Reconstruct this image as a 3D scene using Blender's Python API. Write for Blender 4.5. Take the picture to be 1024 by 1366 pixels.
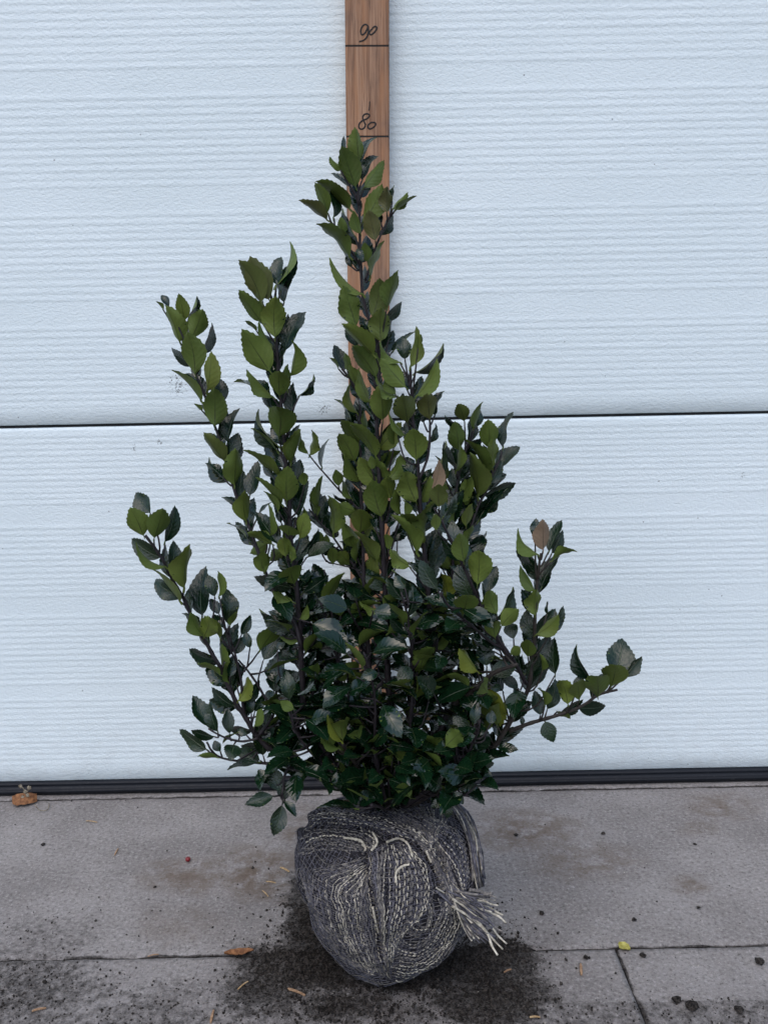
import bpy, bmesh, math, random
from mathutils import Vector, Matrix, noise
from mathutils.bvhtree import BVHTree

for o in list(bpy.data.objects):
    bpy.data.objects.remove(o)
SC = bpy.context.scene
COL = SC.collection
R = math.radians

# ------------------------------------------------------------------ camera
F_PX, IW, IH = 1080.0, 1024.0, 1366.0
CAM_H, PITCH, ROLL = 0.559, 9.0, -1.12
cam_d = bpy.data.cameras.new('camera')
cam = bpy.data.objects.new('camera', cam_d)
COL.objects.link(cam)
cam_d.sensor_fit = 'VERTICAL'
cam_d.sensor_height = 34.6
cam_d.sensor_width = 34.6 * 0.75
cam_d.lens = F_PX / IH * 34.6
cam_d.clip_start, cam_d.clip_end = 0.01, 200
CROT = Matrix.Rotation(R(90 - PITCH), 3, 'X') @ Matrix.Rotation(R(ROLL), 3, 'Z')
CPOS = Vector((0, 0, CAM_H))
cam.matrix_world = Matrix.Translation(CPOS) @ CROT.to_4x4()
SC.camera = cam

# ------------------------------------------------------------------ world, sun, exposure
SUN_EL, SUN_AZ = 58.0, 200.0      # high, from behind the camera a little to the left
world = bpy.data.worlds.new('World')
SC.world = world
world.use_nodes = True
nt = world.node_tree
sky = nt.nodes.new('ShaderNodeTexSky')
sky.sky_type = 'NISHITA'
sky.sun_disc = False
sky.sun_elevation = R(SUN_EL)
sky.sun_rotation = R(SUN_AZ)
sky.air_density = 1.0
sky.dust_density = 2.0
hs = nt.nodes.new('ShaderNodeHueSaturation')
hs.inputs['Saturation'].default_value = 1.0
nt.links.new(sky.outputs[0], hs.inputs['Color'])
nt.links.new(hs.outputs[0], nt.nodes['Background'].inputs[0])
nt.nodes['Background'].inputs[1].default_value = 0.10
sun_d = bpy.data.lights.new('sun', 'SUN')
sun_d.energy = 0.5
sun_d.angle = R(70)
sun_d.color = (1.0, 0.97, 0.93)
sun = bpy.data.objects.new('sun', sun_d)
COL.objects.link(sun)
_el, _az = R(SUN_EL), R(SUN_AZ)
sdir = Vector((math.sin(_az) * math.cos(_el), math.cos(_az) * math.cos(_el), math.sin(_el)))
sun.rotation_euler = (-sdir).to_track_quat('-Z', 'Y').to_euler()
SC.render.engine = 'CYCLES'
SC.view_settings.view_transform = 'Standard'
SC.view_settings.look = 'None'
SC.view_settings.gamma = 1.0
SC.view_settings.use_curve_mapping = False
SC.view_settings.exposure = 1.08

# ------------------------------------------------------------------ helpers
def ray(px, py):
    d = Vector(((px - IW / 2) / F_PX, -(py - IH / 2) / F_PX, -1.0))
    return (CROT @ d)

def P(px, py, Y):                       # pixel -> point on the upright plane y = Y
    d = ray(px, py)
    return CPOS + d * (Y / d.y)

def G(px, py, z=0.0):                   # pixel -> point on the ground
    d = ray(px, py)
    return CPOS + d * ((z - CAM_H) / d.z)

CINV = CROT.transposed()
def to_px(p):
    q = CINV @ (Vector(p) - CPOS)
    return (IW / 2 + F_PX * q.x / -q.z, IH / 2 - F_PX * q.y / -q.z)

def link(o, parent=None):
    COL.objects.link(o)
    if parent is not None:
        o.parent = parent
    return o

def mesh_obj(name, verts, faces, mats, parent=None, smooth=False, midx=None):
    me = bpy.data.meshes.new(name)
    me.from_pydata([tuple(v) for v in verts], [], faces)
    for m in (mats if isinstance(mats, (list, tuple)) else [mats]):
        me.materials.append(m)
    if midx:
        me.polygons.foreach_set('material_index', midx)
    if smooth:
        me.polygons.foreach_set('use_smooth', [True] * len(me.polygons))
    me.update()
    return link(bpy.data.objects.new(name, me), parent)

def empty(name, loc=(0, 0, 0)):
    o = bpy.data.objects.new(name, None)
    o.location = loc
    o.empty_display_size = 0.05
    return link(o)

def tag(o, label, cat, group=None):
    o['label'] = label
    o['category'] = cat
    if group:
        o['group'] = group
    return o

def box(v, f, x0, x1, y0, y1, z0, z1):
    b = len(v)
    v += [(x0, y0, z0), (x1, y0, z0), (x1, y1, z0), (x0, y1, z0), (x0, y0, z1), (x1, y0, z1), (x1, y1, z1), (x0, y1, z1)]
    f += [(b, b + 3, b + 2, b + 1), (b + 4, b + 5, b + 6, b + 7), (b, b + 1, b + 5, b + 4), (b + 1, b + 2, b + 6, b + 5), (b + 2, b + 3, b + 7, b + 6), (b + 3, b, b + 4, b + 7)]

def tube(v, f, pts, rad, sides=6, midx=None, mi=0):
    n = len(pts)
    if n < 2:
        return
    b = len(v)
    ref = None
    for i, p in enumerate(pts):
        p = Vector(p)
        t = Vector(pts[min(i + 1, n - 1)]) - Vector(pts[max(i - 1, 0)])
        if t.length < 1e-9:
            t = Vector((0, 0, 1))
        t.normalize()
        if ref is None:
            ref = t.orthogonal().normalized()
        a = (ref - t * ref.dot(t))
        if a.length < 1e-6:
            a = t.orthogonal()
        a.normalize()
        ref = a
        c = t.cross(a)
        r = rad[i] if isinstance(rad, (list, tuple)) else rad
        for k in range(sides):
            an = 2 * math.pi * k / sides
            v.append(p + a * (r * math.cos(an)) + c * (r * math.sin(an)))
    nf = 0
    for i in range(n - 1):
        for k in range(sides):
            k2 = (k + 1) % sides
            f.append((b + i * sides + k, b + i * sides + k2, b + (i + 1) * sides + k2, b + (i + 1) * sides + k))
            nf += 1
    f.append(tuple(b + k for k in reversed(range(sides))))
    f.append(tuple(b + (n - 1) * sides + k for k in range(sides)))
    nf += 2
    if midx is not None:
        midx += [mi] * nf

def resample(pts, n):
    pts = [Vector(p) for p in pts]
    L = [0.0]
    for i in range(1, len(pts)):
        L.append(L[-1] + (pts[i] - pts[i - 1]).length)
    out = []
    j = 0
    for k in range(n):
        s = L[-1] * k / (n - 1)
        while j < len(L) - 2 and L[j + 1] < s:
            j += 1
        u = (s - L[j]) / max(1e-9, L[j + 1] - L[j])
        out.append(pts[j].lerp(pts[j + 1], min(1, max(0, u))))
    return out

def smooth_line(pts, n):                # Catmull-Rom then even spacing
    pts = [Vector(p) for p in pts]
    if len(pts) < 3:
        return resample(pts, n)
    q = [pts[0] * 2 - pts[1]] + pts + [pts[-1] * 2 - pts[-2]]
    o = []
    for i in range(1, len(q) - 2):
        a, b, c, d = q[i - 1], q[i], q[i + 1], q[i + 2]
        for s in range(8):
            t = s / 8
            o.append(0.5 * ((2 * b) + (c - a) * t + (2 * a - 5 * b + 4 * c - d) * t * t + (3 * b - a - 3 * c + d) * t ** 3))
    o.append(pts[-1])
    return resample(o, n)

# ------------------------------------------------------------------ materials
Y_DOOR = 1.062
class NT:
    def __init__(s, name):
        s.m = bpy.data.materials.new(name)
        s.m.use_nodes = True
        s.t = s.m.node_tree
        s.b = s.t.nodes['Principled BSDF']
    def n(s, kind, **kw):
        x = s.t.nodes.new('ShaderNode' + kind)
        for k, val in kw.items():
            setattr(x, k, val)
        return x
    def l(s, a, b):
        s.t.links.new(a, b)
    def inp(s, sock, val):
        if hasattr(val, 'is_linked') or hasattr(val, 'links'):
            s.l(val, sock)
        else:
            sock.default_value = val
    def coord(s, which='Object'):
        return s.n('TexCoord').outputs[which]
    def pos(s):
        return s.n('NewGeometry').outputs['Position']
    def noise(s, vec, scale, detail=4, rough=0.55, dist=0.0):
        x = s.n('TexNoise')
        s.l(vec, x.inputs['Vector'])
        x.inputs['Scale'].default_value = scale
        x.inputs['Detail'].default_value = detail
        x.inputs['Roughness'].default_value = rough
        x.inputs['Distortion'].default_value = dist
        return x.outputs[0]
    def mapping(s, vec, scale):
        x = s.n('Mapping')
        s.l(vec, x.inputs['Vector'])
        x.inputs['Scale'].default_value = scale
        return x.outputs[0]
    def math(s, op, a, b=0.0, c=None, clamp=False):
        x = s.n('Math', operation=op)
        x.use_clamp = clamp
        s.inp(x.inputs[0], a)
        s.inp(x.inputs[1], b)
        if c is not None:
            s.inp(x.inputs[2], c)
        return x.outputs[0]
    def step(s, v, lo, hi, a=0.0, b=1.0):
        x = s.n('MapRange', interpolation_type='SMOOTHSTEP')
        s.inp(x.inputs[0], v)
        x.inputs[1].default_value, x.inputs[2].default_value = lo, hi
        x.inputs[3].default_value, x.inputs[4].default_value = a, b
        return x.outputs[0]
    def mix(s, f, a, b):
        x = s.n('Mix', data_type='RGBA')
        s.inp(x.inputs[0], f)
        for sock, val in ((x.inputs[6], a), (x.inputs[7], b)):
            if isinstance(val, tuple):
                sock.default_value = val + (1,) if len(val) == 3 else val
            else:
                s.l(val, sock)
        return x.outputs[2]
    def bump(s, h, strength, dist, prev=None):
        x = s.n('Bump')
        x.inputs['Strength'].default_value = strength
        x.inputs['Distance'].default_value = dist
        s.l(h, x.inputs['Height'])
        if prev is not None:
            s.l(prev, x.inputs['Normal'])
        return x.outputs[0]
    def done(s, color=None, rough=None, normal=None, spec=None):
        if color is not None:
            if isinstance(color, tuple):
                s.b.inputs['Base Color'].default_value = color + (1,)
            else:
                s.l(color, s.b.inputs['Base Color'])
        if rough is not None:
            s.inp(s.b.inputs['Roughness'], rough)
        if normal is not None:
            s.l(normal, s.b.inputs['Normal'])
        if spec is not None:
            s.b.inputs['Specular IOR Level'].default_value = spec
        return s.m

def mat_door():
    k = NT('white_embossed_steel')
    p = k.pos()
    st = k.noise(k.mapping(p, (230, 230, 330)), 1.0, 3, 0.6, 0.5)
    fine = k.noise(p, 900, 2)
    wav = k.noise(k.mapping(p, (14, 14, 60)), 1.0, 3)
    n1 = k.bump(k.math('ADD', k.math('MULTIPLY', st, 0.8), k.math('MULTIPLY', fine, 0.25)), 0.85, 0.0015)
    blot = k.noise(k.mapping(p, (3, 3, 5)), 1.0, 4)
    col = k.mix(k.step(blot, 0.3, 0.75), (0.70, 0.785, 0.82), (0.75, 0.83, 0.865))
    # splashed specks of dirt
    vo = k.n('TexVoronoi', feature='F1')
    k.l(k.noise(p, 30, 1), vo.inputs['Randomness'])
    vo.inputs['Randomness'].default_value = 1
    k.t.links.remove(vo.inputs['Randomness'].links[0])
    k.l(p, vo.inputs['Vector'])
    vo.inputs['Scale'].default_value = 55
    sep = k.n('SeparateColor')
    k.l(vo.outputs['Color'], sep.inputs[0])
    size = k.math('MULTIPLY', k.math('POWER', sep.outputs[0], 4.0), 0.060)
    jag = k.math('ADD', vo.outputs['Distance'], k.math('MULTIPLY', k.math('SUBTRACT', k.noise(p, 700, 2), 0.5), 0.06))
    spk = k.math('LESS_THAN', jag, size)
    z = k.n('SeparateXYZ')
    k.l(p, z.inputs[0])
    low = k.step(z.outputs[2], 0.02, 0.55, 1.0, 0.0)
    vo2 = k.n('TexVoronoi', feature='F1')
    k.l(p, vo2.inputs['Vector'])
    vo2.inputs['Scale'].default_value = 120
    sep2 = k.n('SeparateColor')
    k.l(vo2.outputs['Color'], sep2.inputs[0])
    s2 = k.math('MULTIPLY', k.math('POWER', sep2.outputs[1], 3.0), 0.11)
    spk2 = k.math('MULTIPLY', k.math('LESS_THAN', vo2.outputs['Distance'], s2), k.math('MULTIPLY', low, 0.85))
    col = k.mix(k.math('MULTIPLY', spk, 0.7), col, (0.09, 0.095, 0.10))
    col = k.mix(spk2, col, (0.22, 0.22, 0.22))
    for (sx, sy, sr) in ((238, 512, 26), (232, 505, 14), (432, 545, 16), (178, 597, 9), (214, 590, 8), (988, 634, 9)):
        q = P(sx, sy, Y_DOOR)
        vd = k.n('VectorMath', operation='DISTANCE')
        k.l(p, vd.inputs[0])
        vd.inputs[1].default_value = q
        rr = sr * 0.00095
        near_ = k.step(vd.outputs['Value'], rr * 0.2, rr, 1.0, 0.0)
        sc = k.math('GREATER_THAN', k.math('ADD', k.noise(p, 380, 3, 0.7), k.math('MULTIPLY', near_, 0.16)), 0.70)
        col = k.mix(k.math('MULTIPLY', k.math('MULTIPLY', sc, near_), 0.8, clamp=True), col, (0.10, 0.105, 0.11))
    grime = k.math('MULTIPLY', k.step(z.outputs[2], 0.015, 0.16, 1.0, 0.0), k.step(k.noise(p, 60, 4), 0.35, 0.75))
    col = k.mix(k.math('MULTIPLY', grime, 0.16), col, (0.42, 0.41, 0.40))
    return k.done(col, 0.5, n1, 0.35)

def mat_rubber():
    k = NT('black_rubber')
    p = k.pos()
    d = k.noise(p, 220, 5, 0.7)
    col = k.mix(k.step(d, 0.58, 0.75), (0.006, 0.008, 0.013), (0.05, 0.05, 0.055))
    return k.done(col, k.step(d, 0.3, 0.7, 0.45, 0.7), k.bump(d, 0.3, 0.0006), 0.3)

def mat_flat(name, c, r=0.8, spec=0.3):
    return NT(name).done(c, r, None, spec)

def mat_wood():
    k = NT('weathered_wood')
    p = k.coord('Object')
    g = k.noise(k.mapping(p, (150, 40, 5)), 1.0, 5, 0.6, 1.2)
    g2 = k.noise(k.mapping(p, (520, 60, 16)), 1.0, 4, 0.65, 0.6)
    blot = k.noise(k.mapping(p, (26, 20, 13)), 1.0, 4, 0.6)
    c = k.mix(k.step(g, 0.3, 0.7), (0.20, 0.105, 0.064), (0.42, 0.255, 0.165))
    c = k.mix(k.math('MULTIPLY', k.step(g2, 0.50, 0.68), 0.75), c, (0.10, 0.055, 0.038))
    c = k.mix(k.math('MULTIPLY', k.step(k.noise(k.mapping(p, (45, 20, 7)), 1.0, 3), 0.42, 0.66), 0.75), c, (0.37, 0.18, 0.09))
    c = k.mix(k.math('MULTIPLY', k.step(blot, 0.5, 0.72), 0.6), c, (0.13, 0.09, 0.075))
    return k.done(c, 0.75, k.bump(g2, 0.35, 0.0008), 0.25)

def mat_concrete():
    k = NT('dirty_concrete')
    p = k.pos()
    a = k.noise(p, 9, 5, 0.6)
    b = k.noise(p, 160, 5, 0.7)
    c0 = k.noise(p, 240, 4, 0.85)
    col = k.mix(k.step(a, 0.3, 0.72), (0.215, 0.198, 0.190), (0.305, 0.285, 0.275))
    col = k.mix(k.math('MULTIPLY', k.step(b, 0.45, 0.8), 0.6), col, (0.125, 0.113, 0.104))
    col = k.mix(k.math('MULTIPLY', k.step(c0, 0.52, 0.68), 0.75), col, (0.45, 0.425, 0.41))
    col = k.mix(k.math('MULTIPLY', k.step(c0, 0.47, 0.34), 0.75), col, (0.075, 0.068, 0.063))
    # brown rusty stains with a shape of their own
    rs = k.n('Attribute')
    rs.attribute_name = 'rust'
    col = k.mix(k.math('MULTIPLY', rs.outputs['Fac'], k.step(k.noise(p, 45, 4, 0.65), 0.32, 0.62)), col, (0.125, 0.090, 0.064))
    # trodden in potting soil
    at = k.n('Attribute')
    at.attribute_name = 'dirt'
    jag = k.math('ADD', at.outputs['Fac'], k.math('MULTIPLY', k.math('SUBTRACT', k.noise(p, 110, 5, 0.75), 0.5), 1.1))
    m = k.step(jag, 0.32, 0.72)
    soil = k.mix(k.step(k.noise(p, 260, 5, 0.85), 0.38, 0.64), (0.010, 0.009, 0.0085), (0.100, 0.090, 0.083))
    col = k.mix(k.math('MULTIPLY', m, 0.97), col, soil)
    h = k.math('ADD', k.math('MULTIPLY', b, 0.5), k.math('MULTIPLY', c0, 0.6))
    return k.done(col, 0.9, k.bump(h, 0.9, 0.0035), 0.2)

def mat_soil(name='potting_soil', base=(0.010, 0.0085, 0.0075), hi=(0.088, 0.076, 0.067)):
    k = NT(name)
    p = k.pos()
    b = k.noise(p, 270, 5, 0.85)
    return k.done(k.mix(k.step(b, 0.38, 0.68), base, hi), 0.95, k.bump(b, 1.0, 0.003), 0.15)

def leaf_nodes(name, top):
    k = NT(name)
    uv = k.n('UVMap')
    sp = k.n('SeparateXYZ')
    k.l(uv.outputs[0], sp.inputs[0])
    u, v = sp.outputs[0], sp.outputs[1]
    av = k.math('ABSOLUTE', v)
    oi = k.n('ObjectInfo')
    rnd = oi.outputs['Random']
    tint = k.n('Attribute')
    tint.attribute_type = 'OBJECT'
    tint.attribute_name = 'tint'
    tf = tint.outputs['Fac']
    oc = k.coord('Object')
    add = k.n('VectorMath', operation='ADD')
    k.l(oc, add.inputs[0])
    k.l(oi.outputs['Location'], add.inputs[1])
    off = k.n('VectorMath', operation='SCALE')
    k.l(oi.outputs['Location'], off.inputs[0])
    off.inputs['Scale'].default_value = 37.0
    k.l(off.outputs[0], add.inputs[1])
    pv = add.outputs[0]
    n1 = k.noise(pv, 3.5, 4, 0.6)
    n2 = k.noise(pv, 14, 3, 0.6)
    ph = k.math('SUBTRACT', k.math('MULTIPLY', u, 7.5), k.math('MULTIPLY', av, 1.9))
    vein = k.math('ABSOLUTE', k.math('SUBTRACT', k.math('FRACT', ph), 0.5))      # 0 on a side vein
    veinm = k.math('MULTIPLY', k.step(vein, 0.0, 0.10, 1.0, 0.0), k.step(av, 0.95, 0.5, 0.0, 1.0))
    ribw = k.math('MULTIPLY', k.math('SUBTRACT', 1.12, u), 0.075)
    rib = k.step(k.math('DIVIDE', av, ribw), 0.35, 1.0, 1.0, 0.0)
    if top:
        c = k.mix(rnd, (0.0022, 0.0125, 0.0060), (0.0060, 0.0225, 0.0080))
        c = k.mix(k.math('MULTIPLY', k.step(n1, 0.45, 0.75), 0.6), c, (0.008, 0.026, 0.010))
        c = k.mix(tf, c, (0.030, 0.040, 0.012))
        c = k.mix(k.math('MULTIPLY', veinm, 0.06), c, (0.06, 0.105, 0.045))
        c = k.mix(k.math('MULTIPLY', rib, 0.45), c, (0.07, 0.10, 0.045))
        hgt = k.math('ADD', k.math('MULTIPLY', k.step(vein, 0.0, 0.5), 0.10), k.math('MULTIPLY', n2, 0.8))
        hgt = k.math('SUBTRACT', hgt, k.math('MULTIPLY', rib, 0.8))
        nb = k.bump(hgt, 0.55, 0.0012)
        rg = k.step(n2, 0.3, 0.7, 0.06, 0.17)
        m = k.done(c, rg, nb, 0.48)
        k.b.inputs['Coat Weight'].default_value = 0.0
        k.b.inputs['Coat Roughness'].default_value = 0.22
        return m
    c = k.mix(rnd, (0.062, 0.098, 0.018), (0.112, 0.158, 0.030))
    c = k.mix(k.math('MULTIPLY', k.step(n1, 0.4, 0.75), 0.45), c, (0.074, 0.092, 0.020))
    c = k.mix(k.step(tf, 0.0, 0.5), c, (0.090, 0.062, 0.034))
    c = k.mix(k.step(tf, 0.5, 1.0), c, (0.22, 0.155, 0.105))
    spot = k.math('MULTIPLY', k.step(k.noise(pv, 7, 3, 0.7), 0.66, 0.74), k.step(rnd, 0.55, 0.75))
    c = k.mix(k.math('MULTIPLY', spot, 0.6), c, (0.060, 0.040, 0.018))
    yl = k.n('Attribute')
    yl.attribute_type = 'OBJECT'
    yl.attribute_name = 'yellowing'
    c = k.mix(yl.outputs['Fac'], c, (0.165, 0.185, 0.022))
    c = k.mix(k.math('MULTIPLY', veinm, 0.10), c, (0.10, 0.14, 0.04))
    c = k.mix(k.math('MULTIPLY', k.step(n2, 0.6, 0.72), 0.3), c, (0.045, 0.070, 0.013))
    c = k.mix(k.math('MULTIPLY', rib, k.step(u, 1.0, 0.1, 0.35, 0.9)), c, (0.016, 0.018, 0.009))
    nb = k.bump(k.math('ADD', k.math('MULTIPLY', k.step(vein, 0.0, 0.5, 1.0, 0.0), 0.5), k.math('MULTIPLY', n2, 0.6)), 0.2, 0.0008)
    return k.done(c, 0.52, nb, 0.35)

def mat_bark(name, lo, hi):
    k = NT(name)
    p = k.pos()
    b = k.noise(k.mapping(p, (260, 260, 120)), 1.0, 4, 0.65)
    return k.done(k.mix(k.step(b, 0.3, 0.72), lo, hi), 0.6, k.bump(b, 0.5, 0.0008), 0.35)

def mat_yarn(name, a, b):
    k = NT(name)
    p = k.pos()
    n = k.noise(p, 240, 3, 0.6)
    f = k.noise(p, 1400, 2, 0.6)
    return k.done(k.mix(k.step(n, 0.3, 0.7), a, b), 0.95, k.bump(f, 0.6, 0.0006), 0.1)

def mat_two(name, a, b, scale, r=0.8):
    k = NT(name)
    p = k.pos()
    n = k.noise(p, scale, 4, 0.65)
    return k.done(k.mix(k.step(n, 0.35, 0.68), a, b), r, k.bump(n, 0.4, 0.0006), 0.3)

M_DOOR, M_RUB = mat_door(), mat_rubber()
M_GAP = mat_flat('dark_joint', (0.010, 0.010, 0.012), 0.6)
M_WOOD, M_INK = mat_wood(), mat_flat('black_marker_ink', (0.012, 0.011, 0.012), 0.6)
M_CONC, M_SOIL = mat_concrete(), mat_soil()
M_TOP, M_UND = leaf_nodes('holly_leaf_upper_side', True), leaf_nodes('holly_leaf_underside', False)
M_BARK = mat_bark('purple_brown_bark', (0.009, 0.007, 0.009), (0.026, 0.020, 0.024))
M_BARK2 = mat_bark('old_grey_bark', (0.014, 0.011, 0.010), (0.042, 0.034, 0.029))
M_CLOTH = mat_yarn('grey_hessian', (0.010, 0.0095, 0.012), (0.034, 0.032, 0.037))
M_YG = mat_yarn('slate_yarn', (0.065, 0.064, 0.080), (0.165, 0.160, 0.185))
M_YC = mat_yarn('cream_yarn', (0.30, 0.275, 0.22), (0.66, 0.61, 0.51))
M_YM = mat_yarn('grey_beige_yarn', (0.10, 0.094, 0.096), (0.27, 0.25, 0.225))

# ------------------------------------------------------------------ pavement
Y_DOOR = 1.062
Y_JOINT = G(512, 1271).y
XJ0, XJ1 = G(823, 1276), G(851, 1352)
bx_, by_ = G(545, 1290).x, 0.70

BLOBS = [  # px centre, px radii, strength of trodden soil
    (425, 1235, 42, 45, 1.0), (400, 1195, 22, 30, 0.85), (420, 1285, 95, 34, 0.95), (360, 1320, 70, 36, 0.75), (450, 1345, 75, 30, 0.70), (655, 1285, 62, 32, 1.0),
    (660, 1335, 75, 42, 0.90), (520, 1300, 70, 20, 0.9), (600, 1290, 40, 30, 0.9), (60, 1245, 95, 32, 0.45), (30, 1320, 140, 60, 0.60), (230, 1330, 90, 34, 0.45),
    (190, 1345, 70, 30, 0.55), (150, 1290, 60, 25, 0.35), (730, 1345, 45, 30, 0.55), (930, 1352, 80, 20, 0.5), (800, 1350, 50, 18, 0.45), (690, 1352, 45, 30, 0.7),
    (270, 1215, 80, 30, 0.26), (345, 1165, 45, 25, 0.28), (850, 1300, 60, 40, 0.22), (550, 1350, 60, 24, 0.22)]
RUST = [(245, 1170, 45, 18, 0.8), (350, 1165, 55, 30, 0.9), (700, 1110, 60, 22, 0.8), (780, 1150, 60, 20, 0.6), (240, 1235, 45, 22, 0.4),
        (960, 1075, 40, 14, 0.6), (925, 1180, 22, 10, 0.7), (400, 1110, 20, 25, 0.7), (930, 1105, 20, 10, 0.5)]
def blobf(px, py, blobs):
    s = 0.0
    for cx, cy, rx, ry, a in blobs:
        d = ((px - cx) / rx) ** 2 + ((py - cy) / ry) ** 2
        if d < 4:
            s = max(s, a * max(0.0, 1 - d / 2.6))
    return s
def dirt_at(x, y):
    p = Vector((x, y, 0))
    px, py = to_px((x, y, 0)) if y > 0.3 else (512, 3000)
    w = 18 * noise.noise(p * 30)
    w2 = 12 * noise.noise(p * 30 + Vector((5, 3, 1)))
    s = blobf(px + w, py + w2, BLOBS)
    if y < 0.66:
        s = max(s, 0.5)
    return min(1.0, s)
def rust_at(x, y):
    p = Vector((x, y, 0))
    px, py = to_px((x, y, 0)) if y > 0.3 else (512, 3000)
    return blobf(px + 10 * noise.noise(p * 40), py + 8 * noise.noise(p * 40 + Vector((9, 1, 4))), RUST)

def spacing(a, b, lo, hi, fine, coarse):
    out, x = [], a
    while x < b - 1e-6:
        out.append(x)
        x += fine if lo <= x < hi else coarse
    out.append(b)
    return out

def slab(parent, x0, x1, y0, y1, skew=None):
    g = 0.0015
    xs = spacing(x0, x1, -0.62, 0.62, 0.005, 0.08)
    ys = spacing(y0, y1, 0.55, 1.05, 0.005, 0.08)
    v, f, dv, rv = [], [], [], []
    nx, ny = len(xs), len(ys)
    for j, y in enumerate(ys):
        for i, x in enumerate(xs):
            e = min(x - x0, x1 - x, y - y0, y1 - y)
            p = Vector((x, y, 0))
            z = 0.0009 * noise.noise(p * 25) + 0.0005 * noise.noise(p * 110)
            ex = g + 0.0010 * noise.noise(p * 60) + 0.0012 * max(0, noise.noise(p * 210))
            xx, yy = x, y
            if i == 0: xx += ex
            if i == nx - 1: xx -= ex
            if j == 0: yy += ex
            if j == ny - 1: yy -= ex
            if i in (0, nx - 1) or j in (0, ny - 1):
                z -= 0.0016 + 0.001 * abs(noise.noise(p * 90))
            if skew and skew[0] == i // max(1, nx - 1) and (i == 0 or i == nx - 1):
                pass
            if skew:
                # the edge on the skew side follows the slanted joint
                sd, sl = skew
                k = (x - x0) / (x1 - x0)
                k = k if sd == 1 else 1 - k
                xx += sl * (y - Y_JOINT) * max(0, k * 4 - 3 if k > 0.75 else 0)
            v.append((xx, yy, z))
            dv.append(dirt_at(xx, yy))
            rv.append(rust_at(xx, yy))
    for j in range(ny - 1):
        for i in range(nx - 1):
            a = j * nx + i
            f.append((a, a + 1, a + nx + 1, a + nx))
    # skirt
    ring = [i for i in range(nx)] + [j * nx + nx - 1 for j in range(1, ny)] + [(ny - 1) * nx + i for i in range(nx - 2, -1, -1)] + [j * nx for j in range(ny - 2, 0, -1)]
    b = len(v)
    for r in ring:
        q = v[r]
        v.append((q[0], q[1], -0.04))
        dv.append(2.0); rv.append(0.0)
    n = len(ring)
    for r in ring:                     # own top edge for the sides: soil has settled in the joints
        v.append((v[r][0], v[r][1], v[r][2] - 0.0003))
        dv.append(2.0); rv.append(0.0)
        dv[r] = max(dv[r], 0.75 + 0.7 * noise.noise(Vector(v[r]) * 35))
    for i in range(n):
        f.append((b + n + (i + 1) % n, b + n + i, b + i, b + (i + 1) % n))
    o = mesh_obj('concrete_slab', v, f, M_CONC, parent, True)
    for nm, arr in (('dirt', dv), ('rust', rv)):
        at = o.data.attributes.new(nm, 'FLOAT', 'POINT')
        at.data.foreach_set('value', arr)
    return o

pave = mesh_obj('pavement', [(-2.5, -2.5, -0.03), (2.5, -2.5, -0.03), (2.5, 1.3, -0.03), (-2.5, 1.3, -0.03)], [(0, 1, 2, 3)], M_SOIL)
pave['kind'] = 'structure'
Y_CRACK = G(512, 1058).y
sl = (XJ1.x - XJ0.x) / (XJ1.y - XJ0.y)
slab(pave, -2.2, 2.2, Y_JOINT, Y_CRACK)
slab(pave, -2.2, XJ0.x, -0.1, Y_JOINT)
slab(pave, XJ0.x, 2.2, -0.1, Y_JOINT)
slab(pave, -2.2, 2.2, Y_CRACK, 1.25)
slab(pave, -2.2, 2.2, -2.2, -0.1)

# ------------------------------------------------------------------ garage door
def ZW(y, x=100):
    return P(x, y, Y_DOOR).z
door = tag(empty('garage_door', (0, Y_DOOR, 0)), 'white ribbed sectional garage door behind the shrub with black bottom seal', 'garage door')
Z_BOT, Z_J = P(512, 1034, Y_DOOR).z, P(512, 560, Y_DOOR).z
smooth_up = [(95, 125), (252, 282), (403, 433), (544, 575)]
smooth_lo = [(674, 698), (797, 818), (914, 929), (1021, 1060)]
bands_lo = [(ZW(b), ZW(a)) for a, b in smooth_lo]
bands_up = [(ZW(b), ZW(a)) for a, b in smooth_up]
per = bands_up[0][0] - bands_up[1][0]
bands_up.append((bands_up[0][0] + per, bands_up[0][1] + per))
GAPZ = 0.0017

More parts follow.
